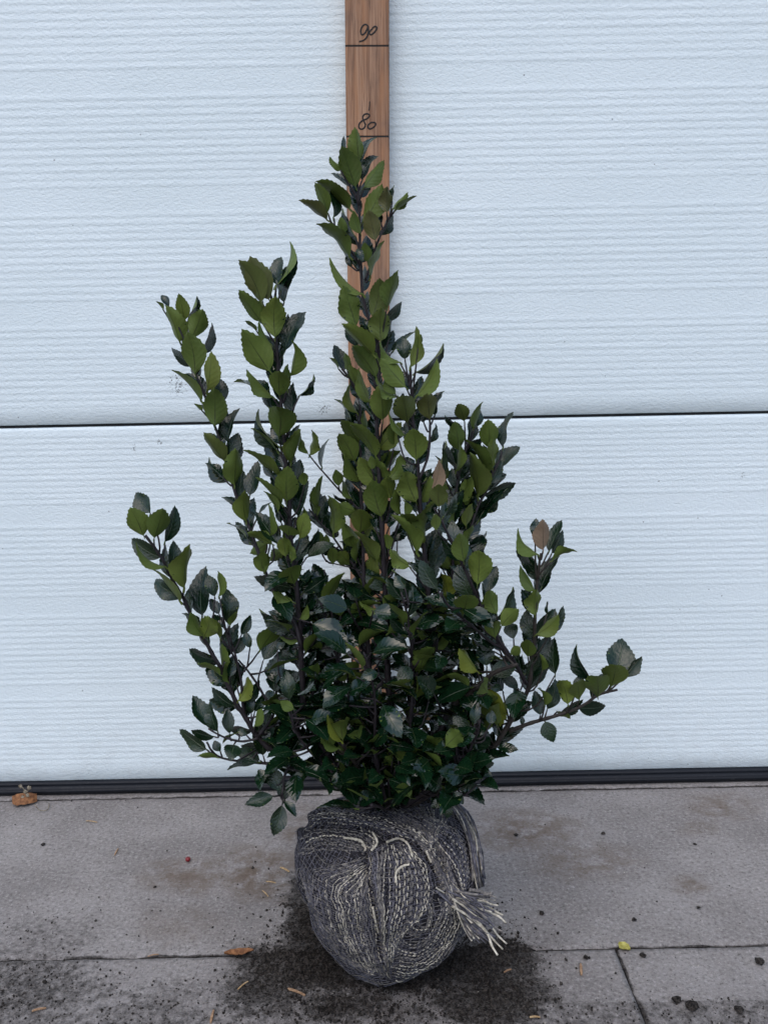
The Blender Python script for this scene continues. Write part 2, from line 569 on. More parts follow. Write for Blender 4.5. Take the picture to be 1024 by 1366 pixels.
def panel(z0, z1, bands):
    """one door section: rounded edges, twelve fine ribs between flat bands"""
    bands = sorted([b for b in bands if b[1] > z0 and b[0] < z1])
    rows = []                          # (z, depth)
    rows += [(z0, 0.006), (z0 + 0.0006, 0.002), (z0 + 0.0022, 0.0)]
    edges = []
    zc = z0 + 0.004
    for a, b in bands:
        if a > zc + 0.02:
            edges.append((zc, a))
        zc = b
    if z1 - 0.004 > zc + 0.02:
        edges.append((zc, z1 - 0.006))
    rnd = random.Random(3)
    for a, b in edges:
        n = 12 if b - a > 0.06 else max(2, int((b - a) / 0.0088))
        pt = (b - a) / n
        rows += [(a - 0.0006, 0.0), (a, 0.0)]
        for i in range(n):
            d = 0.00035 * rnd.uniform(0.75, 1.2)
            for s, h in ((0.10, 0.35), (0.26, 1.0), (0.45, 1.0), (0.62, 0.75), (0.82, 0.25), (1.0, 0.0)):
                rows.append((a + (i + s) * pt, -d * h))
        rows.append((b + 0.0006, 0.0))
    rows += [(z1 - 0.0022, 0.0), (z1 - 0.0006, 0.002), (z1, 0.006)]
    rows.sort()
    xs = spacing(-1.9, 1.9, -0.75, 0.75, 0.012, 0.1)
    v, f = [], []
    for z, d in rows:
        for x in xs:
            p = Vector((x * 18, z * 110, 0.3))
            q = d * (1 + 0.30 * noise.noise(p)) + (0.0 if d > 0.001 else 0.00022 * noise.noise(Vector((x * 40, z * 60, 2))))
            v.append((x, q, z + (0.0003 * noise.noise(Vector((x * 45, z * 100, 7))) if d < 0 else 0)))
    nx = len(xs)
    for j in range(len(rows) - 1):
        for i in range(nx - 1):
            a = j * nx + i
            f.append((a, a + 1, a + nx + 1, a + nx))
    b = len(v)                         # back sheet closes the section
    v += [(xs[0], 0.04, z0), (xs[-1], 0.04, z0), (xs[-1], 0.04, z1), (xs[0], 0.04, z1)]
    f += [(b + 1, b, b + 3, b + 2), (0, b, b + 1, nx - 1), (len(rows) * nx - 1, b + 2, b + 3, (len(rows) - 1) * nx)]
    f += [tuple([j * nx for j in range(len(rows))][::-1] + [b, b + 3][::1]), ]
    return mesh_obj('panel', v, f, M_DOOR, door, True)

panel(Z_BOT, Z_J - GAPZ, bands_lo)
Z_J2 = Z_J + 0.61
panel(Z_J + GAPZ, Z_J2 - GAPZ, bands_up)
panel(Z_J2 + GAPZ, Z_J2 + 0.61, [(a + 0.61, b + 0.61) for a, b in bands_up])
v, f = [], []
for zz in (Z_J, Z_J2):
    box(v, f, -1.9, 1.9, 0.006, 0.03, zz - 0.008, zz + 0.008)
mesh_obj('joint_strip', v, f, M_GAP, door)
# bottom seal: a bulging rubber profile with a lip
prof = [(0.006, Z_BOT + 0.001), (-0.004, Z_BOT + 0.0005), (-0.0055, Z_BOT - 0.0008), (-0.0055, Z_BOT - 0.0028), (-0.0048, Z_BOT - 0.0036), (-0.0062, Z_BOT - 0.0055),
        (-0.0085, Z_BOT - 0.010), (-0.0092, 0.0105), (-0.0085, 0.006), (-0.006, 0.0015), (0.002, 0.0005), (0.02, 0.0005), (0.02, Z_BOT)]
v, f = [], []
xs = spacing(-1.9, 1.9, -0.7, 0.7, 0.03, 0.2)
for x in xs:
    for a, b in prof:
        w = 0.0005 * noise.noise(Vector((x * 9, b * 90, 0)))
        v.append((x, a + w, b))
m = len(prof)
for i in range(len(xs) - 1):
    for k in range(m):
        f.append((i * m + k, (i + 1) * m + k, (i + 1) * m + (k + 1) % m, i * m + (k + 1) % m))
f += [tuple(range(m)), tuple(reversed(range((len(xs) - 1) * m, len(xs) * m)))]
mesh_obj('bottom_seal', v, f, M_RUB, door, True)

# ------------------------------------------------------------------ measuring stick
Y_ST = 1.036
a0, a1 = P(489.3, 0, Y_ST), P(493.6, 760, Y_ST)
axis = (a0 - a1).normalized()
foot = a1 - axis * (a1.z / axis.z)
stick = tag(empty('measuring_stick', foot), 'reddish brown wooden measuring lath with handwritten 90 and 80 leaning behind the shrub', 'measuring stick')
stick.matrix_world = Matrix.Translation(foot) @ Matrix(((axis.z, 0, axis.x), (0, 1, 0), (-axis.x, 0, axis.z))).to_4x4()
SINV = stick.matrix_world.inverted()
bpy.context.view_layer.update()
def on_stick(px, py, out=0.0):
    q = SINV @ P(px, py, Y_ST)
    return Vector((q.x, -out, q.z))
z90, z80 = on_stick(489, 61).z, on_stick(490, 182).z
pitch = z90 - z80
marks = [z80 + pitch * k for k in range(0, 5) if z80 + pitch * k > 0.03]
HWD, TH = 0.0283 * 0 + (on_stick(518.6, 40).x - on_stick(459.8, 40).x) / 2, 0.022
rows = [0.003]
for mz in sorted(marks):
    rows += [mz - 0.0011, mz - 0.0007, mz + 0.0007, mz + 0.0011]
rows.append(1.28)
grooves = set()
for mz in marks:
    grooves |= {round(mz - 0.0007, 6), round(mz + 0.0007, 6)}
v, f = [], []
for z in rows:
    d = 0.0016 if round(z, 6) in grooves else 0.0
    c = 0.0012
    v += [(-HWD, c + d, z), (-HWD + c, d, z), (HWD - c, d, z), (HWD, c + d, z), (HWD, TH, z), (-HWD, TH, z)]
for j in range(len(rows) - 1):
    for k in range(6):
        f.append((j * 6 + k, j * 6 + (k + 1) % 6, (j + 1) * 6 + (k + 1) % 6, (j + 1) * 6 + k))
f += [tuple(reversed(range(6))), tuple(range((len(rows) - 1) * 6, len(rows) * 6))]
mesh_obj('board', v, f, M_WOOD, stick)
for mz in marks:
    v, f = [], []
    box(v, f, -HWD + 0.0002, HWD - 0.0002, 0.0004, 0.0021, mz - 0.00075, mz + 0.00075)
    mesh_obj('scale_mark', v, f, M_INK, stick)
S1 = 210 / 1024.0
glyphs = {
    'digit_nine': [[(492, 172), (480, 160), (464, 162), (448, 182), (444, 210), (452, 226), (470, 216), (486, 188), (492, 172)], [(492, 172), (493, 205), (484, 240), (462, 262), (433, 271)]],
    'digit_zero': [[(520, 186), (506, 200), (500, 216), (510, 226), (528, 214), (544, 194), (548, 178), (536, 172), (520, 182)]],
    'digit_eight': [[(502, 750), (490, 740), (468, 744), (456, 764), (464, 788), (474, 812), (464, 834), (444, 840), (431, 826), (436, 802), (460, 782), (488, 770), (502, 750)]],
    'digit_zero.001': [[(516, 794), (496, 808), (490, 826), (502, 838), (524, 830), (540, 812), (536, 798), (516, 796)]],
    'tick_mark': [[(501, 660), (500, 690), (496, 720)]]}
for nm, strokes in glyphs.items():
    v, f = [], []
    for s in strokes:
        pts = smooth_line([on_stick(390 + x * S1, y * S1, 0.0003) for x, y in s], 30)
        tube(v, f, pts, 0.0009 if nm != 'tick_mark' else 0.0006, 6)
    v = [(q[0], -0.0003 + (q[1] + 0.0003) * 0.3, q[2]) for q in v]
    mesh_obj(nm.split('.')[0], v, f, M_INK, stick)

# ------------------------------------------------------------------ holly shrub
Y0 = 0.715
plant_base = Vector((G(520, 1290).x, Y0, 0))
shrub = tag(empty('holly_shrub', plant_base), 'upright dark green holly shrub with spiny glossy leaves and netted root ball', 'shrub')
PB = -plant_base

# px polyline, depth offset at start and end, radius (m) at start and end
BR = {
    'S1': ([(515, 1078), (500, 960), (490, 860), (486, 780), (483, 700), (481, 640), (480, 545), (474, 516), (462, 500), (456, 492)], 0.0, 0.030, 3.6, 1.3),
    'S2': ([(522, 1078), (520, 960), (515, 860), (514, 800), (509, 700), (504, 600), (503, 560), (506, 470), (493, 430), (484, 395), (481, 350), (479, 295), (477, 250), (472, 214)], 0.0, 0.0, 4.2, 1.2),
    'S2l': ([(481, 356), (470, 338), (460, 322), (448, 304), (439, 294)], 0.0, -0.012, 1.5, 0.8),
    'S2r': ([(487, 374), (496, 348), (504, 322), (514, 300), (523, 284)], 0.0, -0.008, 1.5, 0.8),
    'S3': ([(540, 1070), (570, 1010), (596, 950), (588, 905), (577, 850), (572, 810), (566, 740), (561, 680), (557, 617), (551, 560), (548, 515), (547, 490)], 0.0, -0.025, 4.2, 1.3),
    'S3b': ([(560, 640), (572, 600), (573, 570), (571, 545)], -0.02, -0.012, 1.6, 1.1),
    'S4': ([(545, 1074), (600, 1042), (650, 1008), (677, 968), (703, 922), (709, 880), (712, 850), (716, 777), (721, 738)], 0.0, -0.02, 4.6, 1.2),
    'S4b': ([(679, 976), (706, 965), (744, 954), (775, 942), (800, 926), (823, 920)], -0.012, -0.035, 2.5, 1.4),
    'S5': ([(601, 942), (625, 925), (645, 908), (662, 896), (690, 886)], -0.012, -0.05, 3.6, 1.8),
    'S5a': ([(702, 912), (677, 871), (654, 856), (622, 829), (597, 807), (588, 790)], -0.015, -0.065, 2.4, 1.1),
    'S5b': ([(682, 880), (660, 845), (647, 820), (630, 782), (607, 732), (591, 700), (579, 677)], -0.03, -0.055, 2.4, 1.2),
    'S6': ([(580, 905), (590, 830), (606, 770), (622, 722), (632, 690), (641, 668), (651, 650), (656, 634), (666, 612), (669, 602)], 0.0, 0.03, 2.6, 1.2),
    'S6b': ([(604, 780), (604, 700), (610, 645), (615, 614), (622, 600), (627, 585)], 0.01, 0.025, 2.0, 1.1),
    'L1': ([(505, 1076), (440, 1010), (408, 950), (404, 920), (401, 860), (397, 800), (394, 770), (389, 725), (386, 673), (381, 615), (379, 588), (374, 531), (369, 470), (366, 414), (360, 392)], 0.0, -0.03, 4.2, 1.3),
    'L2': ([(402, 862), (393, 832), (378, 812), (362, 782), (346, 742), (333, 706), (315, 660), (303, 620), (294, 590), (287, 571), (273, 526), (261, 500), (250, 465), (243, 445)], -0.018, 0.015, 2.4, 1.1),
    'L3': ([(498, 1076), (420, 1030), (362, 1000), (341, 980), (330, 962), (316, 938), (303, 911), (294, 891), (283, 872), (271, 851), (255, 820), (246, 800), (231, 775), (214, 742), (200, 722), (194, 714)], 0.0, -0.035, 4.0, 1.5),
    'L3b': ([(326, 955), (320, 900), (310, 860), (303, 838)], -0.015, -0.02, 1.8, 1.0),
    'L3c': ([(345, 982), (365, 950), (352, 928), (335, 900), (318, 880)], -0.015, -0.005, 2.0, 1.0),
    'L4': ([(380, 1020), (352, 1018), (324, 1016), (304, 1013), (291, 1009), (281, 1000), (276, 990)], -0.015, -0.035, 2.0, 1.0),
    'L4b': ([(345, 985), (324, 989), (304, 985), (290, 979), (278, 972)], -0.02, -0.03, 1.7, 0.9),
    'L4c': ([(400, 1022), (385, 1025), (380, 1035), (378, 1048), (375, 1066)], -0.03, -0.055, 1.8, 1.0),
    'L5': ([(483, 684), (470, 671), (459, 661), (447, 648), (430, 629), (419, 615), (413, 607)], 0.02, 0.035, 1.3, 0.8),
    'L6': ([(487, 778), (470, 752), (456, 733), (441, 713), (428, 699), (412, 679)], 0.02, 0.03, 1.6, 0.9),
    'L7': ([(486, 764), (467, 757), (450, 753), (434, 749)], 0.02, 0.028, 0.9, 0.6),
    'C1': ([(512, 1078), (480, 1030), (462, 1000), (456, 990)], 0.0, -0.055, 3.0, 1.6),
    'C2': ([(518, 1080), (505, 1076), (495, 1074)], -0.02, -0.075, 2.0, 1.5),
    'C3': ([(510, 1060), (470, 960), (450, 880), (440, 800), (432, 760)], 0.02, 0.0, 2.6, 1.0),
    'C4': ([(530, 1070), (545, 980), (550, 900), (545, 830), (535, 790)], -0.02, -0.045, 2.6, 1.0),
    'C5': ([(540, 1074), (590, 1040), (620, 1010), (635, 980), (640, 960)], -0.02, -0.05, 2.6, 1.0),
    'C6': ([(535, 1076), (580, 1060), (610, 1060), (625, 1062)], -0.01, -0.045, 2.0, 1.0),
    'C7': ([(505, 1074), (460, 1040), (430, 1020), (400, 985), (385, 950)], -0.02, -0.05, 2.4, 1.0),
    'C8': ([(515, 1070), (500, 1000), (500, 930), (485, 870)], -0.03, -0.06, 2.2, 1.0),
}
BPTS = {}
for nm, (pl, d0, d1, r0, r1) in BR.items():
    pl2 = smooth_line([Vector((x, y, 0)) for x, y in pl], max(8, len(pl) * 5))
    n = len(pl2)
    out = []
    for i, q in enumerate(pl2):
        t = i / (n - 1)
        wob = 1.3 * noise.noise(Vector((q.x * 0.04, q.y * 0.04, len(nm)))) if 0 < i < n - 1 else 0
        out.append((q.x + wob, q.y, Y0 + d0 + (d1 - d0) * t, (r0 + (r1 - r0) * t ** 0.8) * 0.001 * 0.80))
    BPTS[nm] = out

stem_geo = {}
for nm, pts in BPTS.items():
    v, f = [], []
    rr = []
    for i, q in enumerate(pts):
        kn = 1.0 + (0.16 if i % 4 == 2 else 0.0)
        rr.append(q[3] * kn)
    tube(v, f, [P(q[0], q[1], q[2]) for q in pts], rr, 8)
    stem_geo[nm] = (v, f)

# ---- leaves: base x, base y, tip x, tip y, apparent width, kind; all in the pixels of an enlarged region
LEAVES = []
def region(x0, y0, s, text):
    for ln in text.replace('\n', ';').split(';'):
        q = ln.split()
        if not q:
            continue
        a = [float(k) for k in q[:5]]
        LEAVES.append((x0 + a[0] / s, y0 + a[1] / s, x0 + a[2] / s, y0 + a[3] / s, a[4] / s, q[5]))

region(380, 160, 4.267, '''420 250 400 60 90 u;405 385 335 165 120 u;430 260 510 110 50 t;435 350 515 210 65 t;450 390 560 250 75 u;350 200 335 100 32 t;320 290 258 218 35 b
385 390 275 312 45 t;440 590 540 385 115 u;415 470 370 370 50 t;375 510 200 355 85 u;245 530 190 365 70 u;280 560 255 380 50 t;245 570 95 468 60 b;320 660 318 560 55 u
375 780 205 600 75 u;400 670 330 520 50 t;430 650 390 530 60 b;515 690 480 530 95 b;530 660 605 540 60 t;550 590 520 530 35 t;580 530 580 390 75 b;610 470 618 380 28 t
610 510 690 420 50 b;625 515 735 437 25 b;470 810 455 705 65 u;480 900 550 705 40 u;410 730 440 800 50 t;380 840 350 780 40 t;440 1000 275 803 40 u;405 1180 335 965 130 u
500 1130 540 920 110 u;580 1070 625 870 85 u;545 1265 545 1080 120 u;570 1140 660 1045 60 t;590 1250 605 1150 40 t;470 1200 440 1130 40 t''')
region(440, 430, 6.4, '''380 280 140 20 130 u;240 210 145 40 110 t;125 420 50 205 110 t;150 420 130 270 60 u;230 550 170 380 100 u;75 400 0 310 25 u;400 470 210 220 170 u
600 350 430 180 60 u;650 560 450 330 160 u;340 690 240 420 90 u;450 840 430 545 180 u;580 640 400 480 40 u;560 620 480 470 90 u;690 390 755 70 100 b;640 320 620 130 130 t
530 250 690 85 35 t;750 230 770 110 60 b;730 440 945 205 70 t;740 640 890 340 110 u;660 855 620 640 190 u;850 830 830 630 170 b;890 800 960 600 80 t;800 860 780 750 70 t
830 1040 900 880 60 t;230 780 180 540 60 u;200 890 65 670 55 t;215 1190 95 955 150 u;220 1240 110 1130 90 t;400 1150 200 880 125 u;640 970 500 790 50 u;550 1050 540 850 60 u
320 900 285 760 50 u;440 970 540 850 80 t;460 1230 500 970 110 t;735 1180 710 935 190 u;500 1350 600 1140 110 u;480 1350 400 1180 70 u;360 1260 350 1150 70 u;700 1290 650 1160 110 t
580 1000 620 900 60 t''')
region(440, 580, 6.4, '''440 705 370 405 190 u;520 550 490 380 130 u;735 580 640 330 190 u;255 840 260 640 170 u;215 650 85 600 110 u;285 490 120 345 70 t;75 440 50 310 85 u
185 550 110 370 45 u;150 560 35 515 35 t;410 1085 245 830 100 u;750 1010 545 715 90 u;660 840 690 685 150 u;600 690 620 440 70 u;640 700 640 560 60 u;800 895 890 580 95 u
930 620 930 430 145 u;910 820 900 690 80 u;870 490 920 240 100 w;820 390 980 90 55 t;990 390 925 190 45 u;680 1130 515 985 100 u;170 1110 80 1010 110 u;25 1105 15 975 90 u
880 1160 930 860 150 t;390 800 350 680 60 t;500 800 560 660 90 t;740 670 650 550 60 t;960 1150 920 1060 60 t;350 1270 350 1060 110 u;380 1300 440 1180 50 t;500 980 480 860 80 u
580 900 540 830 70 t;200 960 170 880 90 u;220 1080 230 900 60 u''')
region(560, 520, 6.4, '''380 270 330 130 120 u;450 330 505 115 60 u;470 330 518 155 55 t;350 310 220 228 60 t;410 470 430 250 90 t;330 520 300 290 140 u;310 700 340 470 55 u
300 640 215 460 80 t;590 500 580 270 150 u;615 680 620 430 105 u;700 500 780 215 85 t;560 750 400 455 80 u;570 790 555 600 50 t;500 920 430 570 155 u;610 800 685 620 80 t
490 1120 715 860 90 t;470 1010 350 830 60 t;480 920 340 710 80 t;320 840 270 690 110 t;270 1170 350 840 165 t;300 1180 320 980 35 u;200 1090 320 900 70 t;390 1170 440 990 80 u
400 1300 440 1160 60 u;480 1400 510 1240 150 t''')
region(560, 720, 6.4, '''370 190 330 -40 140 u;330 230 230 40 120 u;490 390 500 120 190 u;430 500 330 240 170 t;560 450 645 240 120 t;230 270 160 160 70 t;235 510 200 300 110 y
150 430 0 200 130 t;150 820 120 450 140 t;230 720 325 685 50 t;365 640 395 490 190 u;655 640 590 445 130 u;650 700 780 430 90 t;690 740 830 600 130 u;640 840 640 710 120 u
590 730 470 610 70 t;620 720 600 560 90 t;800 850 760 720 120 t;130 930 240 820 80 u;180 1030 240 840 100 t;240 960 370 855 70 t;490 1130 340 950 110 y;410 1190 280 1010 70 t
420 1250 250 1155 70 u;640 930 465 850 90 t;570 1080 530 890 150 t;590 1160 800 1060 150 t;840 1270 690 1160 90 t;600 1270 685 1250 70 t;940 850 910 620 130 t;980 650 990 440 120 u
940 470 910 390 50 t;980 440 870 240 75 u;990 300 840 45 85 t;920 1000 930 850 120 u;880 1150 840 930 80 t;900 1150 1010 940 80 t;770 980 850 920 80 u''')
region(580, 660, 3.413, '''490 255 490 125 70 w;455 200 460 115 50 t;465 275 385 165 38 u;515 260 565 125 55 t;530 270 575 170 45 t;530 300 632 255 35 b;480 425 555 290 60 t
510 545 508 490 15 t;460 640 555 555 60 u;525 630 578 518 45 t;470 730 520 650 55 t;490 800 480 730 25 u;545 820 545 665 68 t;510 980 545 850 60 t;480 1005 455 900 60 t
500 960 480 880 30 u;715 850 635 705 50 t;640 900 665 820 50 t;820 820 850 665 125 t;860 830 935 745 50 t;800 875 815 785 105 u;740 920 735 830 100 u;655 935 650 860 70 u
605 955 570 850 70 u;500 1030 535 1120 70 t;555 985 610 1015 28 b;280 1150 370 1160 45 t;345 990 370 905 60 u;395 1050 395 1010 22 t''')
region(200, 320, 4.267, '''175 585 100 390 90 u;200 460 175 315 75 u;110 380 68 320 45 t;80 400 38 355 20 u;205 490 268 338 40 t;240 560 295 410 105 u;260 770 215 545 130 u
310 650 358 490 55 t;330 865 350 655 90 u;300 920 158 745 35 u;410 930 400 795 85 t;370 1065 370 860 130 u;300 975 255 937 22 u;440 1160 505 978 65 t;460 1230 500 1110 80 t
430 1260 325 1105 75 u;480 1400 485 1205 105 u;420 1360 325 1280 50 t;680 345 580 115 150 b;640 360 515 140 110 b;720 260 740 105 80 t;720 270 825 50 35 t;740 300 780 150 55 t
760 360 800 195 65 t;640 470 527 295 95 u;712 560 715 340 135 u;610 520 548 465 25 u;685 750 540 525 150 u;690 600 630 470 30 u;760 640 870 425 105 t;740 690 700 580 45 t
800 780 830 590 70 u;740 890 740 750 115 u;780 860 780 720 45 u;690 960 510 803 60 t;700 900 560 758 55 u;850 890 930 780 40 t;810 1010 815 830 80 t;735 1125 730 945 150 u
790 1060 800 990 50 u;740 1190 600 1000 60 t;735 1210 600 1075 22 t;800 1270 840 1090 60 u;910 1230 930 1095 45 u;900 1220 860 1130 40 u;975 1300 1015 1150 28 t''')
region(300, 540, 6.4, '''470 610 200 390 80 u;420 620 330 500 70 t;530 830 540 540 190 u;490 850 300 625 50 u;460 910 340 755 50 u;560 500 620 230 95 u;500 540 460 420 90 t
610 640 640 480 110 t;680 690 670 590 80 u;620 960 710 680 120 t;210 780 265 500 130 t;180 1000 160 750 135 u;220 1180 40 1020 35 t;290 930 385 835 30 t;460 1200 280 940 150 t
400 1120 395 870 35 u;410 1190 210 1100 90 u;360 1180 230 1260 120 u;480 1010 460 900 60 t;560 1000 470 860 70 t;545 1115 555 1030 170 u;640 1150 690 940 120 u;520 1300 500 1150 110 u
570 1340 560 1200 60 u;480 1250 400 1320 100 u;330 1430 310 1270 120 u;640 1290 800 1090 80 t;700 1300 920 1200 100 t;800 1220 800 1090 90 u;870 1200 870 1110 50 u;910 1350 920 1240 75 u
930 1110 900 800 120 u;830 980 850 790 110 t;790 880 820 630 50 u;790 950 730 820 55 u;930 1140 960 1080 50 t''')
region(150, 640, 5.115, '''215 385 130 205 140 u;285 400 335 205 140 u;260 230 170 100 130 t;360 430 415 200 90 t;400 610 420 430 85 t;360 600 175 450 40 u;470 830 320 610 45 u
485 745 525 470 110 u;610 935 625 620 140 t;700 800 650 660 90 t;730 800 720 640 50 u;730 920 670 820 70 t;790 990 775 760 120 t;800 1000 850 910 40 u;760 1010 690 930 80 t
740 1080 640 940 60 u;620 1070 530 920 90 u;625 1075 665 945 120 u;765 1230 850 1000 115 t;830 1190 900 1080 80 t;880 1060 940 935 65 t;940 1150 910 1045 60 t;740 1330 600 1260 40 u
800 1350 820 1220 60 t;850 1366 840 1220 50 t''')
region(230, 860, 5.115, '''410 290 400 90 70 t;380 260 370 130 30 u;440 290 430 110 50 t;450 390 520 235 75 y;490 400 585 250 70 t;560 460 615 345 60 t;540 470 530 370 60 t;420 420 285 300 75 t
250 560 150 365 110 t;310 600 260 410 80 t;390 610 380 450 80 t;235 720 55 600 90 t;290 630 140 590 65 t;330 730 290 660 60 t;420 680 400 780 110 t;440 600 350 660 20 u
510 620 450 580 50 t;620 760 580 560 130 t;600 790 450 720 100 t;590 800 395 850 50 t;310 770 185 760 35 b;560 560 610 450 60 u;650 710 660 420 120 t;680 690 720 560 60 t
770 700 760 500 75 t;800 380 775 195 100 t;700 380 640 330 80 t;830 440 740 390 70 u;960 500 950 330 80 t;740 1000 650 850 110 t;650 950 590 860 80 t;770 1060 760 940 90 t
790 970 930 830 70 t;820 990 950 860 70 t;690 1035 512 1085 90 t;750 1090 695 1285 105 t;760 1065 835 1165 55 t;880 830 780 820 60 t''')
region(320, 720, 6.4, '''215 285 190 120 130 u;465 375 440 225 190 u;450 410 135 345 140 t;460 540 290 450 90 u;540 460 740 320 110 t;730 560 880 310 90 u;800 570 890 390 70 t
360 570 300 450 60 t;460 700 430 560 80 t;430 700 190 600 70 t;430 790 220 680 120 t;540 825 360 835 90 u;500 690 570 570 60 u;560 700 620 620 60 t;770 660 600 560 100 t
560 950 690 780 60 u;850 930 650 860 130 t;480 1000 450 870 70 t;200 1030 330 820 140 t;480 1010 290 1000 90 t;310 940 380 880 60 t;970 730 950 540 120 t;930 800 760 680 100 t
650 1190 620 1080 110 u;820 1190 900 1140 80 u;860 650 850 560 90 u''')
region(450, 740, 6.4, '''330 380 60 230 130 t;370 470 200 410 60 u;390 530 270 540 70 u;340 600 560 560 110 t;140 590 170 410 130 t;650 680 560 580 70 t;740 500 580 400 70 t
480 150 750 360 120 t;580 290 500 190 100 t;800 720 680 650 70 u;740 850 620 790 110 t;600 800 480 720 110 t;340 920 170 850 130 t;400 930 450 750 90 t;540 950 610 1100 140 t
350 1010 210 1050 100 t;260 1110 370 1180 100 t;90 1060 160 920 100 u;0 1070 70 1000 70 u;440 1340 420 1230 80 t;480 1240 620 1330 80 t;230 1200 350 1220 90 u;900 1180 700 1080 120 t
660 1200 590 1120 90 t;780 1250 720 1060 80 t;930 1300 860 1220 70 t''')
region(400, 890, 6.4, '''400 440 310 320 90 t;440 340 490 255 60 t;350 640 210 440 80 y;365 625 370 450 140 u;460 555 530 270 90 y;470 590 715 385 190 t;500 390 610 320 60 t
335 700 200 560 50 u;750 400 740 270 80 t;790 280 930 350 70 t;700 640 650 500 110 t;800 600 770 520 80 t;910 440 790 430 90 t;830 640 970 650 100 t;600 920 690 820 80 t
580 760 750 750 60 t;380 840 540 900 90 t;840 900 1010 830 90 t;720 870 810 820 90 t;990 930 1000 1085 75 y;320 880 340 1030 90 t;600 1160 590 910 95 t;590 1180 430 990 80 t
580 1190 380 1120 60 t;690 1140 870 1040 70 t;900 1130 960 1030 60 t;410 800 500 770 50 t''')
region(540, 890, 6.4, '''670 150 800 470 90 y;590 490 600 325 85 t;730 490 740 380 80 t;790 600 800 450 80 t;560 560 420 430 120 t;490 640 480 520 60 t;700 680 500 770 110 t
560 830 745 825 110 t;700 560 600 500 100 t;590 970 480 830 110 t;450 1040 610 1020 90 t;410 1060 490 1160 70 t;260 640 380 740 70 t;150 680 240 720 80 t;300 820 440 820 110 t
240 560 270 420 90 t;370 550 400 400 100 t;330 1140 230 1190 80 t;360 1150 360 1280 80 t;250 1080 200 950 100 t;270 1100 300 930 80 t''')
N_TRACED = len(LEAVES)

# inner and hidden leaves: on the lower stems, set a little behind the traced ones
rg = random.Random(11)
FILL = []
for nm, cnt, lo, hi in (('S1', 14, .05, .5), ('S2', 16, .05, .42), ('S3', 16, .1, .5), ('L1', 18, .1, .55), ('L3', 12, .05, .45), ('S4', 12, .05, .5), ('S5', 6, .2, 1),
                        ('C1', 8, .2, 1), ('C3', 16, .2, 1), ('C4', 18, .2, 1), ('C5', 16, .2, 1), ('C6', 10, .3, 1), ('C7', 14, .2, 1), ('C8', 16, .1, 1), ('L2', 8, 0, .35),
                        ('S5a', 7, 0, .9), ('S5b', 8, 0, .7), ('S6', 8, 0, .5), ('L4', 6, 0, .6), ('L4c', 4, 0, .6), ('L3c', 7, 0, .9), ('C2', 3, .3, 1), ('L6', 3, 0, .5)):
    pts = BPTS[nm]
    cnt = int(cnt * 1.75)
    for i in range(cnt):
        t = lo + (hi - lo) * (i + rg.random()) / cnt
        q = pts[min(len(pts) - 1, int(t * (len(pts) - 1)))]
        an = rg.uniform(-math.pi, math.pi)
        FILL.append((nm, q, an, rg.uniform(0.026, 0.042)))

CORE = [(352, 800), (395, 740), (440, 770), (480, 760), (540, 765), (590, 790), (640, 850), (690, 890), (672, 950), (640, 1030), (600, 1066), (520, 1075), (450, 1060), (385, 1015), (340, 985), (362, 900)]
def inside(x, y, poly):
    c = False
    for i in range(len(poly)):
        (x1, y1), (x2, y2) = poly[i], poly[i - 1]
        if (y1 > y) != (y2 > y) and x < (x2 - x1) * (y - y1) / (y2 - y1) + x1:
            c = not c
    return c
CFILL = []
while len(CFILL) < 290:
    x, y = rg.uniform(335, 700), rg.uniform(740, 1080)
    if inside(x, y, CORE) and rg.random() < 0.15 + 0.85 * (y - 740) / 340:
        CFILL.append((x, y, rg.uniform(-0.012, 0.075), rg.uniform(-math.pi, math.pi), rg.uniform(0.022, 0.034)))

FRONT = [(425, 985), (640, 985), (652, 1040), (612, 1078), (540, 1086), (470, 1082), (425, 1050)]
while len(CFILL) < 290 + 85:
    x, y = rg.uniform(400, 660), rg.uniform(960, 1080)
    if inside(x, y, FRONT):
        CFILL.append((x, y, rg.uniform(-0.062, -0.015), rg.uniform(-2.9, -0.2), rg.uniform(0.022, 0.031)))
while len(CFILL) < 290 + 85 + 22:
    x, y = rg.uniform(380, 660), rg.uniform(800, 1000)
    if inside(x, y, CORE):
        CFILL.append((x, y, rg.uniform(-0.055, -0.010), rg.uniform(-2.8, -0.3), rg.uniform(0.024, 0.036)))

# leaves on the far side of the upper shoots, upper side to the camera
BACK = []
for nm, lo, hi, step in (('S1', .40, .95, 15), ('S2', .40, .97, 13), ('S3', .45, .97, 14), ('L1', .40, .97, 13), ('L2', .30, .97, 17), ('L3', .45, .97, 22), ('S6', .4, .97, 15), ('S6b', .4, .95, 15), ('S5b', .2, .95, 15), ('S4', .5, .97, 18), ('S4b', .3, .9, 24), ('S5a', .2, .9, 18)):
    pts = BPTS[nm]
    acc, sd = 0.0, 1
    for i in range(int(lo * (len(pts) - 1)) + 1, int(hi * (len(pts) - 1))):
        ux, uy = pts[i][0] - pts[i - 1][0], pts[i][1] - pts[i - 1][1]
        d = math.hypot(ux, uy)
        acc += d
        if acc < step or d < 1e-6:
            continue
        acc = rg.uniform(-4, 4)
        sd = -sd
        an = math.atan2(uy, ux) + sd * rg.uniform(0.18, 0.62)
        L = rg.uniform(30, 43)
        BACK.append((pts[i][0], pts[i][1], pts[i][0] + L * math.cos(an), pts[i][1] + L * math.sin(an), L * rg.uniform(.34, .55), 'k'))
